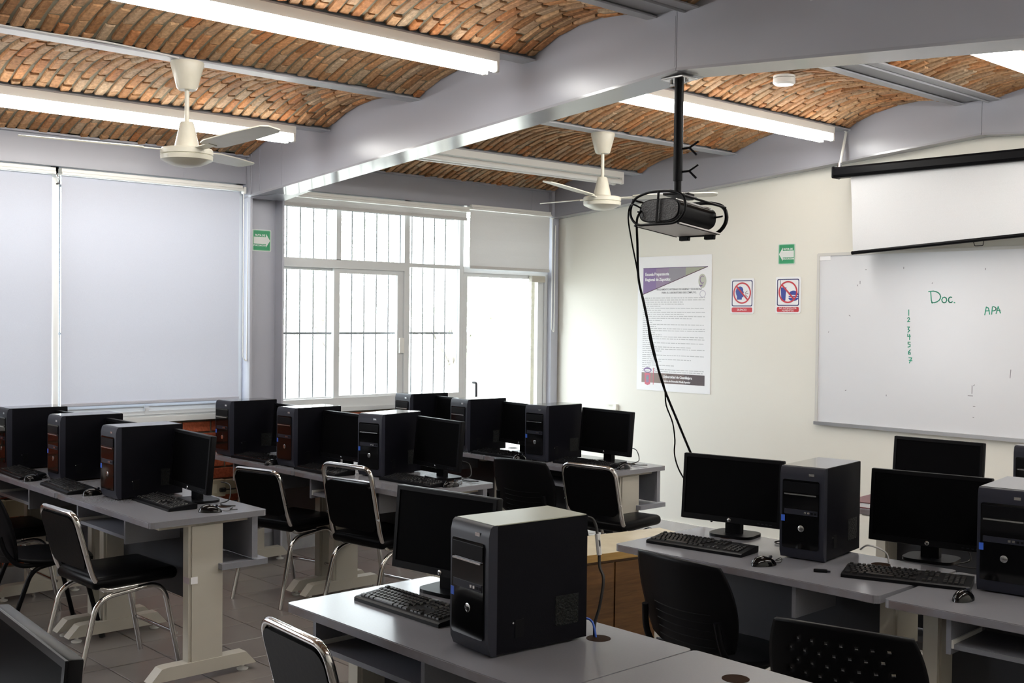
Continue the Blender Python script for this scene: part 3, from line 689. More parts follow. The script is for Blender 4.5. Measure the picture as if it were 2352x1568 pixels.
for (x, z, dx, dz) in ((2.98, 1.955, 0, .018), (2.96, 1.94, .004, .008), (3.78, 1.25, .0, .05), (3.755, 1.235, .03, .0), (3.79, 1.30, .006, .006), (2.90, 1.74, .01, -.006), (2.88, 1.22, .008, .003), (3.19, 1.20, 0, .008), (3.79, 1.17, .012, .0), (3.79, 1.10, .006, .0), (3.50, 1.95, .004, .004), (3.30, 2.05, .0, .01), (3.85, 2.03, .003, .01), (2.74, 1.62, .004, .004), (3.02, 2.05, .006, .0), (4.02, 1.36, .004, .05)):
    stroke('smudge', [(x, z), (x + dx, z + dz)], .004, SMUDGE)
# projection screen
SY = -.20
t = thing('projection_screen', 'half-lowered white projection screen in a black case', 'screen', (0, SY, 0))
obj('case', MB().prism([(-.045, -.02), (-.03, -.038), (.03, -.038), (.045, -.02), (.045, .02), (.03, .034), (-.03, .034), (-.045, .02)], 2.90, 5.55, Matrix(((0, 0, 1, 0), (1, 0, 0, 0), (0, 1, 0, 2.70), (0, 0, 0, 1)))), BLACK, t)
obj('end_cap', MB().rbox((2.895, 0, 2.70), (.018, .098, .082), .01), BLACK, t)
V = []; n = 10
for i in range(n + 1):
    f = i / n; V += [(3.005 + .03 * f, .0 + .004 * math.sin(f * 5), 2.665 - (2.665 - 2.155) * f), (5.45 - .03 * f, .0 + .004 * math.sin(f * 5), 2.665 - (2.665 - 2.30) * f)]
obj('fabric', MB().add(V, [(2 * i, 2 * i + 1, 2 * i + 3, 2 * i + 2) for i in range(n)]), SCRFAB, t)
obj('bottom_bar', MB().tube([(3.025, 0, 2.155), (5.44, 0, 2.30)], .0125, 10).mesh('bb', 50), BLACK, t)
obj('pull_loop', MB().tube(bend_path([(3.86, 0, 2.195), (3.868, 0, 2.17), (3.92, 0, 2.17), (3.925, 0, 2.20)], .006), .0025, 6), BLACK, t)
obj('hanger_rod', MB().tube([(2.92, .0, 2.73), (2.905, .10, 2.985)], .009, 8), WHITE, t); obj('hook', MB().tube(smooth_path([(2.905, .10, 2.985), (2.89, .095, 3.0), (2.885, .085, 3.02), (2.90, .085, 3.03)]), .005, 6), WHITE, t); obj('rod_clamp', MB().tube([(2.92, 0, 2.725), (2.917, .008, 2.765)], .014, 8), SILVER, t)

# signs ---------------------------------------------------------------
def evac_sign(loc, rot, w, h, mirror, label):
    t = thing('evacuation_sign', label, 'sign', loc, rot=rot, group='green evacuation signs')
    obj('plate', MB().prism(rrect(w, h, .008), 0, .003), mat('sign_white', (.72, .74, .72), .35), t)
    obj('green_field', MB().prism(rrect(w * .93, h * .94, .008), .003, .0035), GREEN, t)
    obj('border_line', ring(rrect(w * .90, h * .92, .006), rrect(w * .86, h * .89, .005), .0035, .0038), mat('sign_pale_green', (.35, .62, .45), .4), t)
    s = -1 if mirror else 1; f = lambda p: (p[0] * w * s, p[1] * h)
    poly = [f(p) for p in ((-.42, -.16), (.22, -.16), (.22, -.32), (.44, .0), (.22, .32), (.22, .16), (-.42, .16))]
    obj('arrow', MB().prism(poly if not mirror else poly[::-1], .0035, .0042), mat('sign_white', (.72, .74, .72), .35), t)
    obj('lettering', text_mesh('RUTA DE', h * .125, bold=.0004), PAPER, t, (-.09 * w * s, .235 * h, .0042)); obj('lettering', text_mesh('EVACUACION', h * .105, bold=.0003), PAPER, t, (-.10 * w * s, -.235 * h, .0042))
evac_sign((.003, -2.909, 2.221), (PI / 2, 0, PI / 2), .15, .152, False, 'green evacuation sign with right arrow on the steel column')
evac_sign((2.379, -.001, 2.178), WALLR, .145, .15, True, 'green evacuation sign with left arrow on the cream wall')
SW, SH = .212, .262
def prohib(loc, label):
    t = thing('prohibition_sign', label, 'sign', loc, rot=WALLR, group='prohibition signs')
    obj('plate', MB().prism(rrect(SW, SH, .012), 0, .005), PAPER, t)
    obj('caption_band', MB().prism(rrect(SW * .88, SH * .135, .010, 0, -SH * .395), .005, .0055), RED, t)
    return t
def band_ring(t, cy, r):
    obj('red_ring', ring(disc(r, 0, 0, 40, 0, cy), disc(r - .011, 0, 0, 40, 0, cy), .0062, .0068), RED, t)
    a = R(135); d = Vector((math.cos(a), math.sin(a))); p = [(d.x * (r - .006), cy + d.y * (r - .006)), (-d.x * (r - .006), cy - d.y * (r - .006))]
    obj('red_bar', ribbon(p, .012, .0062, .0067), RED, t)
t = prohib((1.996, -.001, 1.878), 'red and blue sign showing a shouting head, silence')
obj('navy_border', ring(rrect(SW * .88, SH * .74, .012, 0, SH * .075), rrect(SW * .815, SH * .69, .010, 0, SH * .075), .005, .0056), NAVY, t)
cy = .022
head = [(-.036, -.052), (.012, -.052), (.014, -.034), (.028, -.032), (.030, -.018), (.026, -.012), (.031, -.008), (.028, -.002), (.034, .008), (.026, .014), (.026, .03), (.016, .046), (-.004, .052), (-.026, .048), (-.043, .034), (-.05, .012), (-.044, -.012), (-.036, -.026)]
obj('head_symbol', MB().prism([(p[0] * .9 - .014, p[1] * .95 + cy) for p in head], .005, .0056), BLUE, t)
for a in (40, 5, -32): obj('sound_line', ribbon([(.018 + .012 * math.cos(R(a)), cy - .008 + .012 * math.sin(R(a))), (.018 + .036 * math.cos(R(a)), cy - .008 + .036 * math.sin(R(a)))], .0045, .005, .0056), INK, t)
band_ring(t, cy, .080)
obj('lettering', text_mesh('SILENCIO', .021), PAPER, t, (0, -SH * .395, .0058))
t = prohib((2.398, -.001, 1.882), 'red and blue sign crossing out a drink and burger')
obj('navy_border', ring(rrect(SW * .88, SH * .74, .012, 0, SH * .075), rrect(SW * .815, SH * .69, .010, 0, SH * .075), .005, .0056), NAVY, t)
obj('cup_symbol', MB().prism([(-.055, -.062 + cy), (-.022, -.062 + cy), (-.014, .034 + cy), (-.062, .034 + cy)], .005, .0056), BLUE, t)
obj('straw', ribbon([(-.062, cy + .045), (-.067, cy + .085)], .005, .005, .0056), INK, t)
obj('burger_symbol', MB().prism([(.005 + .0, cy - .018)] + [(.046 + .042 * math.cos(R(a)), cy - .024 + .034 * math.sin(R(a))) for a in range(180, -1, -15)], .005, .0056), BLUE, t)
obj('burger_symbol', MB().box(.006, .086, cy - .037, cy - .029, .005, .0056), BLUE, t)
obj('burger_symbol', MB().prism([(.046 + .042 * math.cos(R(a)), cy - .042 + .022 * math.sin(R(a))) for a in range(180, 361, 15)], .005, .0056), BLUE, t)
band_ring(t, cy, .080)
obj('lettering', text_mesh('NO INTRODUCIR', .0185), PAPER, t, (0, -SH * .365, .0058)); obj('lettering', text_mesh('ALIMENTOS', .0185), PAPER, t, (0, -SH * .425, .0058))
# poster
PW, PH = .745, 1.075
t = thing('rules_poster', 'white printed poster with purple triangle header on cream wall', 'poster', (1.335, -.001, 1.662), rot=(PI / 2, 0, 0))
obj('sheet', MB().box(-PW / 2, PW / 2, -PH / 2, PH / 2, 0, .003), PAPER, t)
tri = [(-.315, .445), (.335, .445), (-.315, .235)]
def tri_x(x): return .235 + (x + .315) / .65 * .21
xs = [-.315, -.18, -.05, .12, .335]; ms = [PURPLE, MAUVE, GREYV, SAGE]
for a, b, mm in zip(xs[:-1], xs[1:], ms):
    poly = [(a, tri_x(a)), (b, tri_x(b)), (b, .445), (a, .445)] if b < .33 else [(a, tri_x(a)), (b, .445), (a, .445)]
    obj('header_triangle', MB().prism(poly, .003, .0034), mm, t)
obj('header_rule', ribbon([(-.315, .235), (.335, .445)], .006, .0034, .0038), mat('print_wine', (.09, .03, .06), .6), t); obj('header_rule', ribbon([(-.315, .445), (.335, .445)], .004, .0034, .0038), mat('print_violet', (.10, .06, .17), .6), t)
obj('lettering', text_mesh('Escuela Preparatoria', .033, align='LEFT', bold=.0008, spacing=.92), PAPER, t, (-.295, .395, .004)); obj('lettering', text_mesh('Regional de Zapotiltic', .033, align='LEFT', bold=.0008, spacing=.92), PAPER, t, (-.295, .352, .004))
obj('lettering', text_mesh('REGLAMENTO INTERNO DE HIGIENE Y SEGURIDAD', .0205, bold=.0001, spacing=.95), INK, t, (.055, .272, .0034)); obj('lettering', text_mesh('PARA EL LABORATORIO DE C\u00d3MPUTO.', .0205, bold=.0001, spacing=.95), INK, t, (.055, .246, .0034))
obj('round_emblem', MB().prism([(.285 + .038 * math.cos(2 * PI * k / 32), .335 + .055 * math.sin(2 * PI * k / 32)) for k in range(32)], .003, .0036), mat('emblem_grey', (.52, .53, .45), .5), t)
obj('emblem_curl', ribbon([(.285 + .022 * math.cos(R(a)), .345 + .028 * math.sin(R(a))) for a in range(60, 301, 30)], .007, .0036, .0042), MAUVE, t); obj('emblem_curl', ribbon([(.262 + .02 * k / 4, .302 - .006 * math.sin(PI * k / 4)) for k in range(5)], .009, .0036, .0042), PURPLE, t)
obj('emblem_shadow', ring([(.29 + .03 * math.cos(2 * PI * k / 24), .235 + .028 * math.sin(2 * PI * k / 24)) for k in range(24)], [(.29 + .024 * math.cos(2 * PI * k / 24), .235 + .022 * math.sin(2 * PI * k / 24)) for k in range(24)], .003, .0033), mat('print_lilac', (.58, .56, .64), .6), t)
rnd = random.Random(4); body = MB(); y = .205
for ln in range(37):
    full = rnd.random() < .52
    x = -.315; xe = .315 if full else -.315 + rnd.choice((.1, .14, .2, .33, .42, .5)); bold = (ln % 4 == 0)
    while x < xe - .01:
        w = rnd.uniform(.012, .05); w = min(w, xe - x); body.box(x, x + w, y - (.0036 if bold and x < -.25 else .0026), y + .0026, .003, .0034); x += w + .007
    y -= .0163
tag(obj('small_print', body, mat('print_text', (.48, .48, .50), .6), t), kind='stuff')
xs = [-.32, -.20, -.06, .12, .32]; cs = [(.30, .22, .20), (.26, .20, .18), (.15, .105, .10), (.085, .06, .065)]
for i in range(4): obj('footer_band', MB().box(xs[i], xs[i + 1], -.475, -.395, .003, .0034), mat('footer_%d' % i, cs[i], .6), t)
obj('lettering', text_mesh('Universidad de Guadalajara', .030, align='LEFT', bold=.0007, spacing=.9), PAPER, t, (-.095, -.422, .004)); obj('lettering', text_mesh('Sistema de Educaci\u00f3n Media Superior', .022, align='LEFT', bold=.0005, spacing=.85), PAPER, t, (-.095, -.456, .004))
obj('crest_shield', MB().prism([(-.288, -.40), (-.226, -.40), (-.229, -.488), (-.257, -.497), (-.285, -.488)], .0034, .004), PINK, t)
obj('crest_field', MB().prism([(-.272, -.415), (-.242, -.415), (-.243, -.475), (-.271, -.475)], .004, .0044), MAUVE, t); obj('crest_gem', MB().prism(disc(.010, 0, 0, 12, -.257, -.44), .0044, .0048), TEAL, t)
obj('crest_ribbon', ring([(-.257 + .042 * math.cos(2 * PI * k / 24), -.375 + .021 * math.sin(2 * PI * k / 24)) for k in range(24)], [(-.257 + .033 * math.cos(2 * PI * k / 24), -.378 + .012 * math.sin(2 * PI * k / 24)) for k in range(24)], .0034, .0042), PURPLE, t)
obj('crest_bar', MB().box(-.199, -.193, -.49, -.355, .0034, .0042), PINK, t); obj('crest_dot', MB().box(-.184, -.180, -.362, -.357, .003, .0038).box(-.184, -.180, -.378, -.373, .003, .0038).box(-.259, -.255, -.352, -.347, .003, .0038), INK, t)
# wall conduit box
t = thing('wall_junction_box', 'small cream junction box on the cream wall above the monitors', 'junction box', (.72, -.001, .965), rot=WALLR)
obj('box', MB().rbox((.02, 0, .012), (.04, .05, .024), .004), CREAM, t); obj('stub', MB().box(-.075, .0, .012, .022, 0, .012), CREAM, t)
# raceway with outlets on the brick dado
t = thing('cable_raceway', 'ivory cable raceway with outlets along the brick dado', 'raceway', (.004, 0, .51))
obj('duct', MB().box(0, .03, -5.6, -3.10, -.05, .05), RACE, t)
for y in (-4.72, -3.27):
    o = obj('outlet_box', MB().rbox((.03, y, 0), (.05, .13, .115), .006), RACE, t); obj('socket', MB().box(.055, .058, y - .035, y - .002, -.03, .03), mat('outlet_ivory', (.6, .57, .45), .4), o)
t = thing('power_plug', 'black plug with cord in the raceway outlet', 'plug', (.062, -3.265, .50))
obj('plug_body', MB().rbox((.012, .03, 0), (.024, .045, .028), .006), RUBBER, t); obj('cord', MB().tube(smooth_path([(.014, .05, 0), (.03, .12, .005), (.05, .2, .03), (.06, .27, .05)]), .0045, 6).mesh('c', 60), RUBBER, t)

# ------------------------------------------------------------------ desks
ZD = .768
def desk(x0, x1, y0, y1, label, rz=0., grp='grey computer desks', tray=(-.40, .16), rear=True, pivot=None):
    L = x1 - x0; D = y1 - y0; cx, cy = (x0 + x1) / 2, (y0 + y1) / 2
    if pivot: cx, cy = pivot
    t = thing('computer_desk', label, 'desk', (cx, cy, 0), rz, grp)
    hl, hd = L / 2, D / 2
    m = MB(); m.prism(rrect(L, D, .018, n=3), ZD - .028, ZD); obj('tabletop', m, TOP, t)
    obj('edge_band', MB().box(-hl + .02, hl - .02, -hd - .0022, -hd + .001, ZD - .0265, ZD - .0025), EDGE, t)
    for gx in (-.36, .345):
        if abs(gx) < hl - .08: obj('grommet', MB().tube([(gx, .175, ZD - .02), (gx, .175, ZD + .0008)], .036, 24), HOLE, t)
    for s in (-1, 1):
        px = s * (hl - .075); p = obj('pedestal', MB().box(px - .028, px + .028, -.07, .085, .085, ZD - .047).box(px - .032, px + .02, -.085, -.07, .085, ZD - .047), BONE, t)
        foot = [(-hd + .02, .03), (hd - .03, .03), (hd - .04, .042), (hd - .085, .092), (-hd + .10, .092), (-hd + .075, .088)]
        Mf = Matrix(((0, 0, 1, px), (1, 0, 0, 0), (0, 1, 0, 0), (0, 0, 0, 1)))
        f = obj('foot', MB().prism(foot, -.034, .034, Mf), BONE, t)
        for gy in (-hd + .075, hd - .085): obj('glide', MB().lathe([(0, .0), (.026, 0), (.028, .006), (.012, .012), (.009, .014), (.009, .034), (0, .034)], 14, Matrix.Translation((px, gy, 0))).mesh('g', 40), WHITE, f)
        obj('top_bracket', MB().box(px - .03, px + .022, -.23, .235, ZD - .048, ZD - .028), BONE, t)
    obj('modesty_panel', MB().box(-hl + .10, hl - .10, .02, .036, .33, ZD - .03), DARKP, t)
    a, b = tray if tray else (.25, .25)
    for x in ((a, b) if tray else (a,)): obj('tray_side', MB().box(x - .008, x + .008, -hd + .02, .0, ZD - .145, ZD - .028), BOARD, t)
    if tray: obj('keyboard_tray', MB().box(a + .014, b - .014, -hd + .03, -.02, ZD - .128, ZD - .112), BOARD, t)
    for x in ((a + .0112, b - .0112) if tray else ()): obj('tray_runner', MB().box(x - .003, x + .003, -hd + .025, -.04, ZD - .125, ZD - .098), WHITE, t)
    if rear:
        for s in (1,):
            px = s * (hl - .21)
            obj('rear_board', MB().box(px - .10, px + .20, hd - .075, hd - .045, ZD - .225, ZD - .028), BOARD, t)
            obj('rear_shelf', MB().box(px - .10, px + .20, hd - .23, hd + .01, ZD - .262, ZD - .235), BOARD, t)
    return t
desk(1.235, 2.335, -4.80, -4.215, 'grey computer desk nearest the camera in window block, aisle half', tray=(-.33, .23))
desk(.13, 1.23, -4.80, -4.215, 'grey computer desk of the nearest window-block row, against the window wall', tray=(-.40, .10))
desk(1.245, 2.355, -3.40, -2.78, 'grey computer desk in middle window-block row, at the aisle', tray=(-.40, .28))
desk(.13, 1.24, -3.40, -2.78, 'grey computer desk in middle window-block row, against window wall', tray=(-.20, .30))
desk(1.36, 2.465, -2.00, -1.42, 'grey computer desk in the row by the whiteboard wall, aisle end', tray=(-.40, .20))
desk(.25, 1.355, -2.00, -1.42, 'grey computer desk in the row by whiteboard wall, beside the glass door')
desk(3.95, 5.13, -3.52, -2.92, 'grey desk on the right beside the wooden cabinet, with two monitors', R(1.5), tray=None)
desk(5.15, 6.34, -3.49, -2.89, 'grey desk at the right photo edge carrying the cut-off tower', R(3.5), tray=(-.38, .16))
desk(3.935, 5.122, -5.08, -4.48, 'grey desk in the foreground carrying the large tower', tray=(-.455, .10))
desk(5.128, 6.315, -5.08, -4.48, 'grey desk in the foreground corner with an empty top')
desk(3.95, 5.14, -6.66, -6.06, 'grey desk under the monitor in the lower left corner', rear=False)
desk(4.05, 5.25, -1.92, -1.30, 'grey teacher desk below the whiteboard', rear=False)

# ------------------------------------------------------------------ computer towers
def hp_badge(parent, M, r, name='badge'):
    b = obj(name, MB().lathe([(0, 0), (r, 0), (r, .0015), (r * .82, .0022), (0, .0022)], 20, M).mesh('badge', 40), SILVER, parent)
    return b
HPT = text_mesh('hp', .02, .0002, bold=.0006)
TW, TD, TH = .182, .355, .362
LIDF = mat('wall_reflection_lid', (.34, .34, .27), .3, spec=.6)  # cream wall's reflection painted in as the foreground lid's base colour
def make_tower(loc, rz, label, lid=None):
    t = thing('computer_tower', label, 'computer', loc, rz, 'black computer towers')
    obj('case', MB().box(-TW / 2, TW / 2, -TD / 2 + .03, TD / 2, .008, TH).mesh('case'), CASE, t)
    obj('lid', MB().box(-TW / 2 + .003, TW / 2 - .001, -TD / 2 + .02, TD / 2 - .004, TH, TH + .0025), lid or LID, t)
    # bezel with swept-in bottom
    side = [(-TD / 2 + .03, .004), (-TD / 2 + .012, .006), (-TD / 2 + .002, .03), (-TD / 2, .06), (-TD / 2, TH - .03), (-TD / 2 + .006, TH - .006), (-TD / 2 + .014, TH + .001), (-TD / 2 + .03, TH + .001)]
    Ms = Matrix(((0, 0, 1, 0), (1, 0, 0, 0), (0, 1, 0, 0), (0, 0, 0, 1)))
    obj('bezel', MB().prism(side, -TW / 2, TW / 2, Ms).mesh('bezel', 50), TRIM, t)
    y = -TD / 2
    f = obj('front_panel', MB().prism(rrect(TW - .032, TH - .095, .008, -.004, TH / 2 - .002, 3), 0, .0035, Matrix(((1, 0, 0, 0), (0, 0, -1, y), (0, 1, 0, 0), (0, 0, 0, 1)))).mesh('fp', 50), GLOSS, t)
    obj('optical_drive', MB().box(-.076, .07, y - .006, y - .002, TH - .098, TH - .058), BLACK, f); obj('drive_line', MB().box(-.07, .062, y - .0085, y - .005, TH - .108, TH - .103), SILVER, f)
    obj('port_strip', MB().box(-.07, .066, y - .0055, y - .0035, .178, .198), TRIM, f)
    for k in range(4): obj('port', MB().box(.012 + k * .014, .021 + k * .014, y - .0065, y - .005, .184, .192), SILVER if k in (0, 1) else BLACK, f)
    Mb_ = Matrix.Translation((.0, y - .0035, .125)) @ Matrix.Rotation(PI / 2, 4, 'X')
    b = hp_badge(f, Mb_, .0125)
    obj('badge_letters', HPT, BLACK, b, M=Mb_ @ Matrix.Translation((0, 0, .0023)))
    obj('processor_sticker', MB().box(-.083, -.068, y - .0045, y - .0035, .148, .172), BLUES, f)
    obj('chin', MB().prism(rrect(TW - .04, .02, .008, -.004, .062, 3), 0, .003, Matrix(((1, 0, 0, 0), (0, 0, -1, y), (0, 1, 0, 0), (0, 0, 0, 1)))), TRIM, t)
    obj('power_button', MB().box(.028, .05, y - .001, y + .006, TH - .032, TH - .022), SILVER, t)
    obj('side_vent', MB().box(TW / 2 - .001, TW / 2 + .0008, .06, .145, .055, .14), mat('vent_black', (.006, .007, .007), .5, spec=.15, bump=(160, 1.)), t)
    obj('side_latch', MB().box(TW / 2 - .001, TW / 2 + .0015, -.085, -.055, .045, .095), BLACK, t); obj('lock', MB().tube([(TW / 2 - .001, -.092, .088), (TW / 2 + .002, -.092, .088)], .003, 8), SILVER, t)
    for sx in (-1, 1):
        for sy in (-.12, .13): obj('foot', MB().box(sx * .06 - .012, sx * .06 + .012, sy - .012, sy + .012, 0, .01), RUBBER, t)
    return t
tower0 = [None]
def tower(frx, fry, ang, label, z=ZD):
    a = R(ang); c, s = math.cos(a), math.sin(a); lx, ly = -TW / 2, TD / 2
    loc = (frx + c * lx - s * ly, fry + s * lx + c * ly, z)
    if tower0[0] is None: tower0[0] = make_tower(loc, a, label); return tower0[0]
    return copy_tree(tower0[0], loc, a, label)
make_tower((4.823 - math.cos(R(-5)) * TW / 2 - math.sin(R(-5)) * TD / 2, -4.99 - math.sin(R(-5)) * TW / 2 + math.cos(R(-5)) * TD / 2, ZD), R(-5), 'large black tower with a cream reflection painted on top in the foreground', LIDF)
tower(.230, -4.712, 0., 'black tower at the left photo edge, nearest window-block row')
tower(.882, -4.650, 0., 'black tower in the middle of the nearest window-block row')
tower(1.650, -4.667, 0., 'black tower nearest the aisle in the nearest window-block row')
tower(.423, -3.375, 2., 'black tower beside the steel column, middle window-block row')
tower(1.137, -3.335, 2.9, 'black tower in the middle of the middle window-block row')
tower(1.812, -3.168, 13., 'turned black tower nearest the aisle, middle window-block row')
tower(.52, -1.98, 0., 'black tower in front of the sliding window, whiteboard-side row')
tower(1.169, -1.985, -1., 'black tower in front of the glass door, whiteboard-side row')
tower(1.884, -1.927, 3.4, 'black tower against the cream wall, nearest aisle in that row')
tower(4.733, -3.203, 8.8, 'black tower between the two monitors of the right desk')
tower(5.50, -3.145, 9., 'black tower cut off by the right photo edge')
tower(4.995, -1.74, 2., 'black tower peeking in at the right edge below the whiteboard')

# ------------------------------------------------------------------ monitors
MW, MHt = .463, .285
def make_monitor(loc, rz, label):
    t = thing('computer_monitor', label, 'monitor', loc, rz, 'black flat monitors')
    # panel: top edge at local y=0, z=.345, tilted back
    Mt = Matrix.Translation((0, 0, .345)) @ Matrix.Rotation(R(-5), 4, 'X') @ Matrix.Translation((0, 0, -.345))
    z0, z1 = .345 - MHt, .345
    b = obj('housing', MB().rbox((0, .016, (z0 + z1) / 2), (MW, .028, MHt), .005, 2, Mt).rbox((0, .036, (z0 + z1) / 2), (MW * .7, .03, MHt * .62), .012, 2, Mt).mesh('housing', 40), BLACK, t)
    w = .016; m = MB()
    for x0, x1, a, c in ((-MW / 2 + .002, MW / 2 - .002, z1 - w, z1 - .002), (-MW / 2 + .002, MW / 2 - .002, z0 + .002, z0 + .026), (-MW / 2 + .002, -MW / 2 + w, z0 + .026, z1 - w), (MW / 2 - w, MW / 2 - .002, z0 + .026, z1 - w)): m.box(x0, x1, -.002, .006, a, c, Mt)
    obj('bezel', m, BLACK, t)
    obj('screen', MB().box(-MW / 2 + w, MW / 2 - w, .0008, .004, z0 + .026, z1 - w, Mt), SCREEN, t)
    Mb_ = Mt @ Matrix.Translation((0, -.002, z0 + .013)) @ Matrix.Rotation(PI / 2, 4, 'X')
    bd = hp_badge(t, Mb_, .0085); obj('badge_letters', HPT, BLACK, bd, M=Mb_ @ Matrix.Translation((0, 0, .0023)) @ Matrix.Scale(.65, 4))
    for k in range(4): obj('button', MB().box(.13 + k * .018, .14 + k * .018, -.0028, -.001, z0 + .011, z0 + .014, Mt), TRIM, t)
    obj('neck', MB().box(-.035, .035, .012, .045, .012, .17).mesh('neck'), BLACK, t)
    obj('base', MB().prism(rrect(.20, .17, .05, 0, .035), 0, .012).mesh('base', 40), BLACK, t)
    return t
mon0 = [None]
def monitor(x, y, ang, label, z=ZD):
    loc = (x, y, z)
    if mon0[0] is None: mon0[0] = make_monitor(loc, R(ang), label); return mon0[0]
    return copy_tree(mon0[0], loc, R(ang), label)
monitor(4.166, -4.607, 7.3, 'black monitor standing behind the large foreground tower')
monitor(.464, -4.43, 0., 'black monitor between the two leftmost towers of the nearest row')
monitor(1.118, -4.40, 0., 'black monitor in the middle of the nearest window-block row')
monitor(1.90, -4.385, -4.1, 'black monitor at the aisle end of the nearest window-block row')
monitor(.70, -3.07, 0., 'black monitor right of the tower beside the column')
monitor(1.364, -3.12, 0., 'black monitor between the two right towers of the middle row')
monitor(2.016, -2.914, -5.2, 'black monitor at the aisle end of the middle row')
monitor(.755, -1.74, 0., 'black monitor between the far towers before the window')
monitor(1.424, -1.71, -6., 'black monitor before the glass door, partly behind a tower')
monitor(2.13, -1.62, -3.4, 'black monitor against the cream wall at the aisle end')
monitor(4.171, -3.027, 11.3, 'black monitor left of the tower on the right desk')
monitor(4.970, -2.836, 10.3, 'black monitor between two towers on the right')
monitor(4.369, -1.60, 2.8, 'black monitor on the teacher desk below the whiteboard')
monitor(4.99, -6.27, -4., 'black monitor cut off in the lower left corner')

# ------------------------------------------------------------------ keyboards, mice
KW, KD = .44, .145
rows = [(.060, [(-.212, .014)] + [(-.18 + .052 * g + .0128 * k, .0118) for g in range(3) for k in range(4)] + [(.075 + .02 * k, .016) for k in range(3)]),
        ]
def key_layout():
    out = []; p = .0186; x0 = -.212; ys = [.052, .028, .0095, -.009, -.0275, -.046]
    out += [(x0 + .007 + (0 if k == 0 else .010 + k * p * .93 + (k // 5) * .004), ys[0], .0145) for k in range(13)]
    for r, off, n in ((1, 0, 14), (2, .009, 13), (3, .014, 12), (4, .022, 11)):
        out += [(x0 + .008 + off + k * p, ys[r], .0158) for k in range(n)]
    out += [(x0 + .012, ys[5], .022), (x0 + .036, ys[5], .020), (x0 + .06, ys[5], .020), (x0 + .125, ys[5], .100), (x0 + .19, ys[5], .020), (x0 + .213, ys[5], .020), (x0 + .238, ys[5], .022)]
    out += [(.064 + k * p, ys[r], .0158) for r in (0, 1, 2) for k in range(3)] + [(.064 + p, ys[4], .0158)] + [(.064 + k * p, ys[5], .0158) for k in range(3)]
    out += [(.134 + k * p, ys[r], .0158) for r in (1, 2, 3, 4, 5) for k in range(4)]
    return out
def key_geo(w):
    m = MB(); a, b = w / 2, .0079
    m.add([(-a, -b, 0), (a, -b, 0), (a, b, 0), (-a, b, 0), (-a + .002, -b + .001, .0065), (a - .002, -b + .001, .0065), (a - .002, b - .003, .0075), (-a + .002, b - .003, .0075)],
          [(0, 1, 5, 4), (1, 2, 6, 5), (2, 3, 7, 6), (3, 0, 4, 7), (4, 5, 6, 7)])
    return m
KTILT = Matrix.Rotation(R(5), 4, 'X')
def make_keyboard(loc, rz, label, single=False):
    t = thing('keyboard', label, 'keyboard', loc, rz, 'black keyboards')
    prof = [(-KD / 2, 0), (KD / 2 - .004, 0), (KD / 2, .006), (KD / 2, .026), (KD / 2 - .012, .027), (-KD / 2 + .008, .0145), (-KD / 2, .011)]
    obj('body', MB().prism(prof, -KW / 2, KW / 2, Matrix(((0, 0, 1, 0), (1, 0, 0, 0), (0, 1, 0, 0), (0, 0, 0, 1)))), BLACK, t)
    cache = {}; mk = MB()
    for x, y, w in key_layout():
        zz = .0145 + (y + KD / 2 - .008) / (KD - .02) * .0125 - .001
        Mk = Matrix.Translation((x, y, zz)) @ KTILT
        if single:
            if w not in cache: cache[w] = key_geo(w).mesh('key'); cache[w].materials.append(KEYM)
            obj('key', cache[w], None, t, M=Mk)
        else:
            g = key_geo(w); mk.add(g.v, g.f, Mk)
    if not single: tag(obj('keys', mk, KEYM, t), kind='stuff')
    return t
make_keyboard((4.270, -4.822, ZD), R(0), 'black keyboard left of the large foreground tower', True)
kb0 = make_keyboard((4.235, -3.315, ZD), R(8), 'black keyboard in front of the left monitor on the right desk')
def keyboard(x, y, ang, label): return copy_tree(kb0, (x, y, ZD), R(ang), label)
keyboard(.435, -4.705, -2, 'black keyboard before the leftmost tower of the nearest row')
keyboard(1.115, -4.70, -3, 'black keyboard in the middle of the nearest window-block row')
keyboard(1.895, -4.53, -2, 'black keyboard at the aisle end of the nearest row')
keyboard(.655, -3.29, 3, 'black keyboard right of the tower beside the column')
keyboard(1.39, -3.28, 0, 'black keyboard before the middle monitor of the middle row')
keyboard(2.07, -3.13, 3, 'black keyboard at the aisle end of the middle row')
keyboard(.755, -1.915, 0, 'black keyboard before the far monitor near the sliding window')
keyboard(1.425, -1.90, 2, 'black keyboard before the glass-door monitor')
keyboard(2.13, -1.80, 5, 'black keyboard before the monitor against the cream wall')
keyboard(5.08, -3.205, 20, 'slanted black keyboard in front of the right monitor')

def make_mouse(loc, rz, label):
    t = thing('computer_mouse', label, 'mouse', loc, rz, 'black computer mice')
    bm = bmesh.new(); bmesh.ops.create_uvsphere(bm, u_segments=20, v_segments=12, radius=1)
    V = [(v.co.x * .030, v.co.y * .055, max(0, v.co.z * (.036 if v.co.z > 0 else 0) * (1 - .18 * v.co.y)) + .0) for v in bm.verts]; F = [tuple(v.index for v in f.verts) for f in bm.faces]; bm.free()
    obj('shell', MB().add(V, F).mesh('shell', 60), GLOSS, t)
    obj('wheel', MB().tube([(-.004, .03, .031), (.004, .03, .031)], .006, 10), TRIM, t)
    obj('cable', MB().tube(smooth_path([(0, .054, .006), (-.01, .085, .004), (-.03, .10, .016), (-.045, .085, .004), (-.05, .12, .004)], 5), .0018, 5).mesh('cable', 60), RUBBER, t)
    return t
ms0 = make_mouse((2.235, -4.46, ZD), R(-35), 'black mouse near the aisle edge of the nearest row desk')
def mouse(x, y, ang, label): return copy_tree(ms0, (x, y, ZD), R(ang), label)
mouse(.712, -4.735, 10, 'black mouse at the far left of the nearest row')
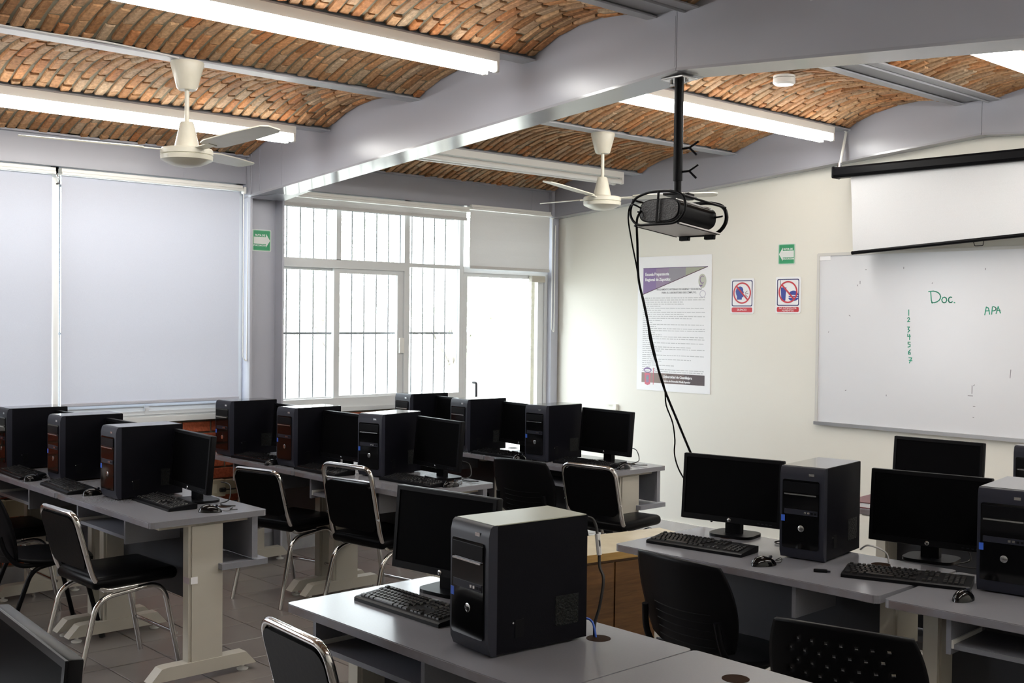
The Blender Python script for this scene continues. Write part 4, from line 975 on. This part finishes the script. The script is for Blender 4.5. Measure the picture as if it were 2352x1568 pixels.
mouse(1.40, -4.68, 5, 'black mouse before the aisle-side tower of the nearest row')
mouse(.918, -3.35, 0, 'black mouse right of the first keyboard in the middle row')
mouse(2.31, -3.06, 0, 'black mouse at the aisle corner of the middle row desk')
mouse(1.67, -1.955, 0, 'black mouse left of the tower by the cream wall')
mouse(2.40, -1.75, 0, 'black mouse at the aisle corner of the whiteboard-side row')
mouse(4.60, -3.40, -20, 'black mouse in front of the tower on the right desk')
mouse(5.352, -3.33, 0, 'black mouse before the tower at the right edge')

# ------------------------------------------------------------------ chairs
def chrome_chair(loc, rz, label, top=.79, gap=False, seat_w=.42):
    t = thing('chrome_chair', label, 'chair', loc, rz, 'chrome tube chairs with black vinyl')
    for s in (-1, 1):
        x = s * .195
        path = bend_path([(x * 1.06, -.27, .0), (x, -.175, .395), (x, .15, .425), (x * 1.05, .235, .0)], .085, 7)
        mid = len(path) // 2
        for a, b in ((path[:mid + 1], 'leg'), (path[mid:], 'leg')):
            g = obj('leg', MB().tube(a, .0128, 10).mesh('leg', 50), CHROME, t)
            foot = a[0] if a[0].z < .01 else a[-1]
    obj('stretcher', MB().tube([(-.203, .215, .17), (.203, .215, .17)], .009, 8).mesh('st', 50), CHROME, t)
    hw = .19
    bp = bend_path([(-hw, .02, .428), (-hw, -.15, .425), (-hw - .003, -.195, .50), (-hw, -.275, top), (hw, -.275, top), (hw + .003, -.195, .50), (hw, -.15, .425), (hw, .02, .428)], .06, 7)
    obj('back_frame', MB().tube(bp, .0138, 10).mesh('bf', 50), CHROME, t)
    sm = MB().rbox((0, .015, .462), (seat_w, .425, .062), .03, 4).mesh('seat', 60)
    obj('seat', sm, VINYL, t); obj('seat_piping', MB().tube(bend_path([(-.2, -.185, .47), (.2, -.185, .47), (.2, .215, .47), (-.2, .215, .47)], .05, 5, True), .0045, 6, True).mesh('pip', 50), VINYL, t)
    ang = math.atan2(.08, top - .5); zt = top - (.085 if gap else .012); zl = .525
    cz = (zt + zl) / 2; cyb = -.195 - (cz - .5) * .08 / (top - .5) + .0
    Mb2 = Matrix.Translation((0, cyb, cz)) @ Matrix.Rotation(ang, 4, 'X') @ Matrix.Rotation(PI / 2, 4, 'X')
    prof = rrect(hw * 2 - .012, zt - zl, .05, n=6)
    if not gap:   # hand slot below the top rail
        prof = [p for p in prof]
    obj('backrest', MB().prism(prof, -.016, .016, Mb2).mesh('back', 40), VINYL, t)
    if gap: obj('back_bar', MB().tube([(-hw + .005, -.255, zt + .008), (hw - .005, -.255, zt + .008)], .006, 8), CHROME, t)
    for s in (-1, 1): obj('rivet', MB().tube([(s * (hw + .008), -.225, .60), (s * (hw + .018), -.225, .60)], .006, 8), CHROME, t)
    return t
# origin such that the top rail sits at local y=-.275
def place(mid_x, mid_y, ang):
    a = R(ang); return (mid_x + math.sin(-a) * .275 * 1.0, mid_y + math.cos(a) * .275, 0)
chrome_chair(place(1.855, -5.03, 2), R(2), 'chrome chair with black vinyl at the nearest window-block desk', .79)
chrome_chair(place(1.215, -3.635, 12), R(12), 'turned chrome chair without hand gap at the middle-row desk', .79)
chrome_chair(place(1.95, -3.505, 8), R(8), 'chrome chair with an open gap under its top rail', .88, True)
chrome_chair(place(2.45, -2.12, 8), R(8), 'chrome chair pushed up to the desk by the cream wall', .82)
chrome_chair(place(4.34, -5.305, -4), R(-4), 'chrome chair cut off at the bottom of the photo', .80)
chrome_chair(place(1.05, -2.32, 4), R(4), 'chrome chair mostly hidden behind the middle-row monitors', .82)
chrome_chair(place(.42, -5.06, 0), R(0), 'chrome chair at the left photo edge behind the black chair', .79)

def shell(mb_u, w, h, fn, round_=.55, holes=None, nu=30, nv=22):
    V = []; F = []
    for j in range(nv + 1):
        for i in range(nu + 1):
            u = -1 + 2 * i / nu; v = -1 + 2 * j / nv
            uu = u * math.sqrt(max(0, 1 - round_ * v * v / 2)); vv = v * math.sqrt(max(0, 1 - round_ * u * u / 2))
            V.append(fn(uu * w / 2, vv * h / 2))
    for j in range(nv):
        for i in range(nu):
            if holes and holes(i, j): continue
            a = j * (nu + 1) + i; F.append((a, a + 1, a + nu + 2, a + nu + 1))
    return mb_u.add(V, F)
def plastic_chair(loc, rz, label, perforated=False, ribs=True, top=.80):
    t = thing('plastic_chair', label, 'chair', loc, rz, 'black plastic shell chairs')
    hb = .37; zc = top - hb / 2
    def back(x, z): return (x, -.255 + .9 * x * x - (z) * .28, zc + z + .015 * (abs(x) / .22) ** 2)
    holes = (lambda i, j: (j % 3 == 1) and ((i + (j // 3) * 2) % 4 == 0) and 5 < i < 34 and 4 < j < 26) if perforated else None
    o = obj('backrest', shell(MB(), .47, hb, back, .5, holes, 40 if perforated else 28, 30 if perforated else 20).mesh('back', 60), BLACK, t)
    md = o.modifiers.new('thick', 'SOLIDIFY'); md.thickness = .012; md.offset = 0
    if ribs and not perforated:
        for k in range(5):
            z = -.02 - k * .032; obj('rib', MB().tube([(x, back(x, z)[1] - .007, back(x, z)[2]) for x in [-.14 + .28 * q / 10 for q in range(11)]], .003, 5), BLACK, t)
    def seat(x, y): return (x, y + .02, .445 - .25 * (x * x) + (.5 * y * y if y < 0 else -.45 * y * y))
    o = obj('seat', shell(MB(), .46, .43, seat, .5, None, 22, 22).mesh('seat', 60), BLACK, t)
    md = o.modifiers.new('thick', 'SOLIDIFY'); md.thickness = .014; md.offset = 0
    for s in (-1, 1):
        x = s * .20
        obj('leg', MB().tube(bend_path([(x * 1.1, -.25, .0), (x, -.10, .40), (x, .05, .425)], .06), .0125, 8).mesh('l', 50), BLACK, t)
        obj('leg', MB().tube(bend_path([(x * 1.1, .25, .0), (x, .15, .40), (x, .0, .425)], .06), .0125, 8).mesh('l', 50), BLACK, t)
        obj('back_upright', MB().tube(bend_path([(x, .02, .42), (x, -.17, .42), (x * .96, -.232, .50), (x * .9, -.250, zc - .03)], .06), .0125, 8).mesh('u', 50), BLACK, t)
        obj('foot_cap', MB().tube([(x * 1.1, -.25, 0), (x * 1.1 - s * .003, -.238, .03)], .016, 8), RUBBER, t); obj('foot_cap', MB().tube([(x * 1.1, .25, 0), (x * 1.1 - s * .003, .243, .03)], .016, 8), RUBBER, t)
    obj('cross_tube', MB().tube([(-.2, -.05, .42), (.2, -.05, .42)], .0115, 8), BLACK, t)
    return t
plastic_chair(place(4.45, -3.74, -4), R(-4), 'black plastic chair with ribbed back at the right desk', top=.825)
plastic_chair(place(5.36, -4.10, 14), R(14), 'black plastic chair with perforated back at lower right', True, top=.82)
plastic_chair(place(2.0, -2.27, 8), R(8), 'black plastic chair at the whiteboard-side row beside the chrome one', top=.83)
plastic_chair(place(1.06, -5.10, -3), R(-3), 'black chair at the left edge next to the chrome aisle chair', top=.79)

# ------------------------------------------------------------------ wooden cabinet, small things
t = thing('wooden_cabinet', 'low brown wooden cabinet with pale top in the aisle', 'cabinet', (3.42, -3.02, 0), R(-10))
obj('body', MB().box(-.175, .165, -.60, .48, .0, .580), WOOD, t); obj('top', MB().box(-.19, .19, -.62, .50, .588, .622).mesh('top'), WOODT, t)
obj('top_edge', MB().box(.19, .193, -.62, .50, .588, .6215), WOODE, t); obj('shadow_gap', MB().box(-.17, .16, -.595, .475, .581, .589), RUBBER, t)
obj('door', MB().box(.165, .172, -.57, -.07, .05, .57), WOOD, t); obj('door', MB().box(.165, .172, -.06, .45, .05, .57), WOOD, t)
t = thing('paper_box', 'white cardboard box standing behind the wooden cabinet', 'box', (3.0, -2.60, 0), R(5))
obj('box', MB().box(-.14, .14, -.12, .12, 0, .50), PAPER, t); obj('flap', MB().box(-.14, .14, -.12, .0, .5, .504), PAPER, t)
t = thing('maroon_folder', 'maroon hardcover folder on the teacher desk', 'folder', (4.14, -1.76, ZD), R(6))
obj('cover', MB().box(-.10, .10, -.14, .14, .026, .030).box(-.10, .10, -.14, .14, .0, .004).box(-.104, -.10, -.14, .14, 0, .03), MAROON, t); obj('pages', MB().box(-.098, .095, -.135, .135, .004, .026), PAPER, t)
t = thing('usb_stick', 'small black stick lying on the right desk', 'memory stick', (4.805, -3.335, ZD), R(30)); obj('stick', MB().rbox((0, 0, .006), (.05, .014, .011), .003), BLACK, t); obj('plug', MB().box(.025, .036, -.005, .005, .003, .008), TRIM, t)
t = thing('cable_tag', 'small white sticker on the nearest pedestal leg', 'sticker', (2.2605, -4.58, .47)); obj('label', MB().box(.0285, .0295, -.005, .03, -.016, .016), PAPER, t); obj('tape', MB().box(-.028, .0285, -.0138, -.0126, -.014, .014), mat('tape_pink', (.45, .38, .42), .4), t)
t = thing('paper_strips', 'small stack of striped labels beside the middle-row monitor', 'labels', (1.545, -3.12, ZD), R(10))
obj('stack', MB().box(-.03, .03, -.02, .02, 0, .05), PAPER, t)
for k in range(4): obj('stripe', MB().box(-.0305, .0305, -.0208, -.0195, .008 + k * .011, .011 + k * .011), RUBBER if k < 3 else RED, t)
# cables behind the foreground tower
cable('monitor_cable', [(4.79, -4.60, 1.11), (4.815, -4.58, 1.108), (4.833, -4.58, 1.091), (4.840, -4.58, 1.066), (4.848, -4.58, 1.035), (4.851, -4.58, .972), (4.867, -4.58, .936), (4.858, -4.585, .857), (4.848, -4.595, .80), (4.86, -4.605, .73)], .005, RUBBER, 'black cable with white sleeve behind the foreground tower')
cable('blue_network_cable', [(4.815, -4.62, .82), (4.84, -4.605, .815), (4.858, -4.605, .79), (4.865, -4.60, .72)], .0035, BLUEC, 'blue network cable dropping into the desk grommet')
o = obj('cable_sleeve', MB().tube([(4.840, -4.58, 1.066), (4.8495, -4.58, 1.005)], .0075, 8), WHITEC); tag(o, 'white plastic sleeve around the black monitor cable', 'cable sleeve')
cable('desk_cable', [(4.76, -2.98, .80), (4.82, -3.02, .83), (4.87, -2.975, .80), (4.877, -2.969, .72)], .0035, WHITEC, 'white cable entering the desk grommet on the right')
for i, (x, y, lab) in enumerate(((2.05, -4.28, 'nearest row'), (2.15, -2.82, 'middle row'), (2.27, -1.52, 'row against the cream wall'), (4.36, -2.97, 'left monitor of the right desk'), (5.06, -2.80, 'right monitor of the right desk'))):
    cable('monitor_cable', [(x - .05, y, ZD + .10), (x + .02, y + .01, ZD + .09), (x + .07, y - .02, ZD + .03), (x + .02, y - .04, ZD + .006), (x + .09, y - .05, ZD + .006), (x + .15, y - .03, ZD + .01)], .003, RUBBER, 'tangled black cables behind the monitor, ' + lab)
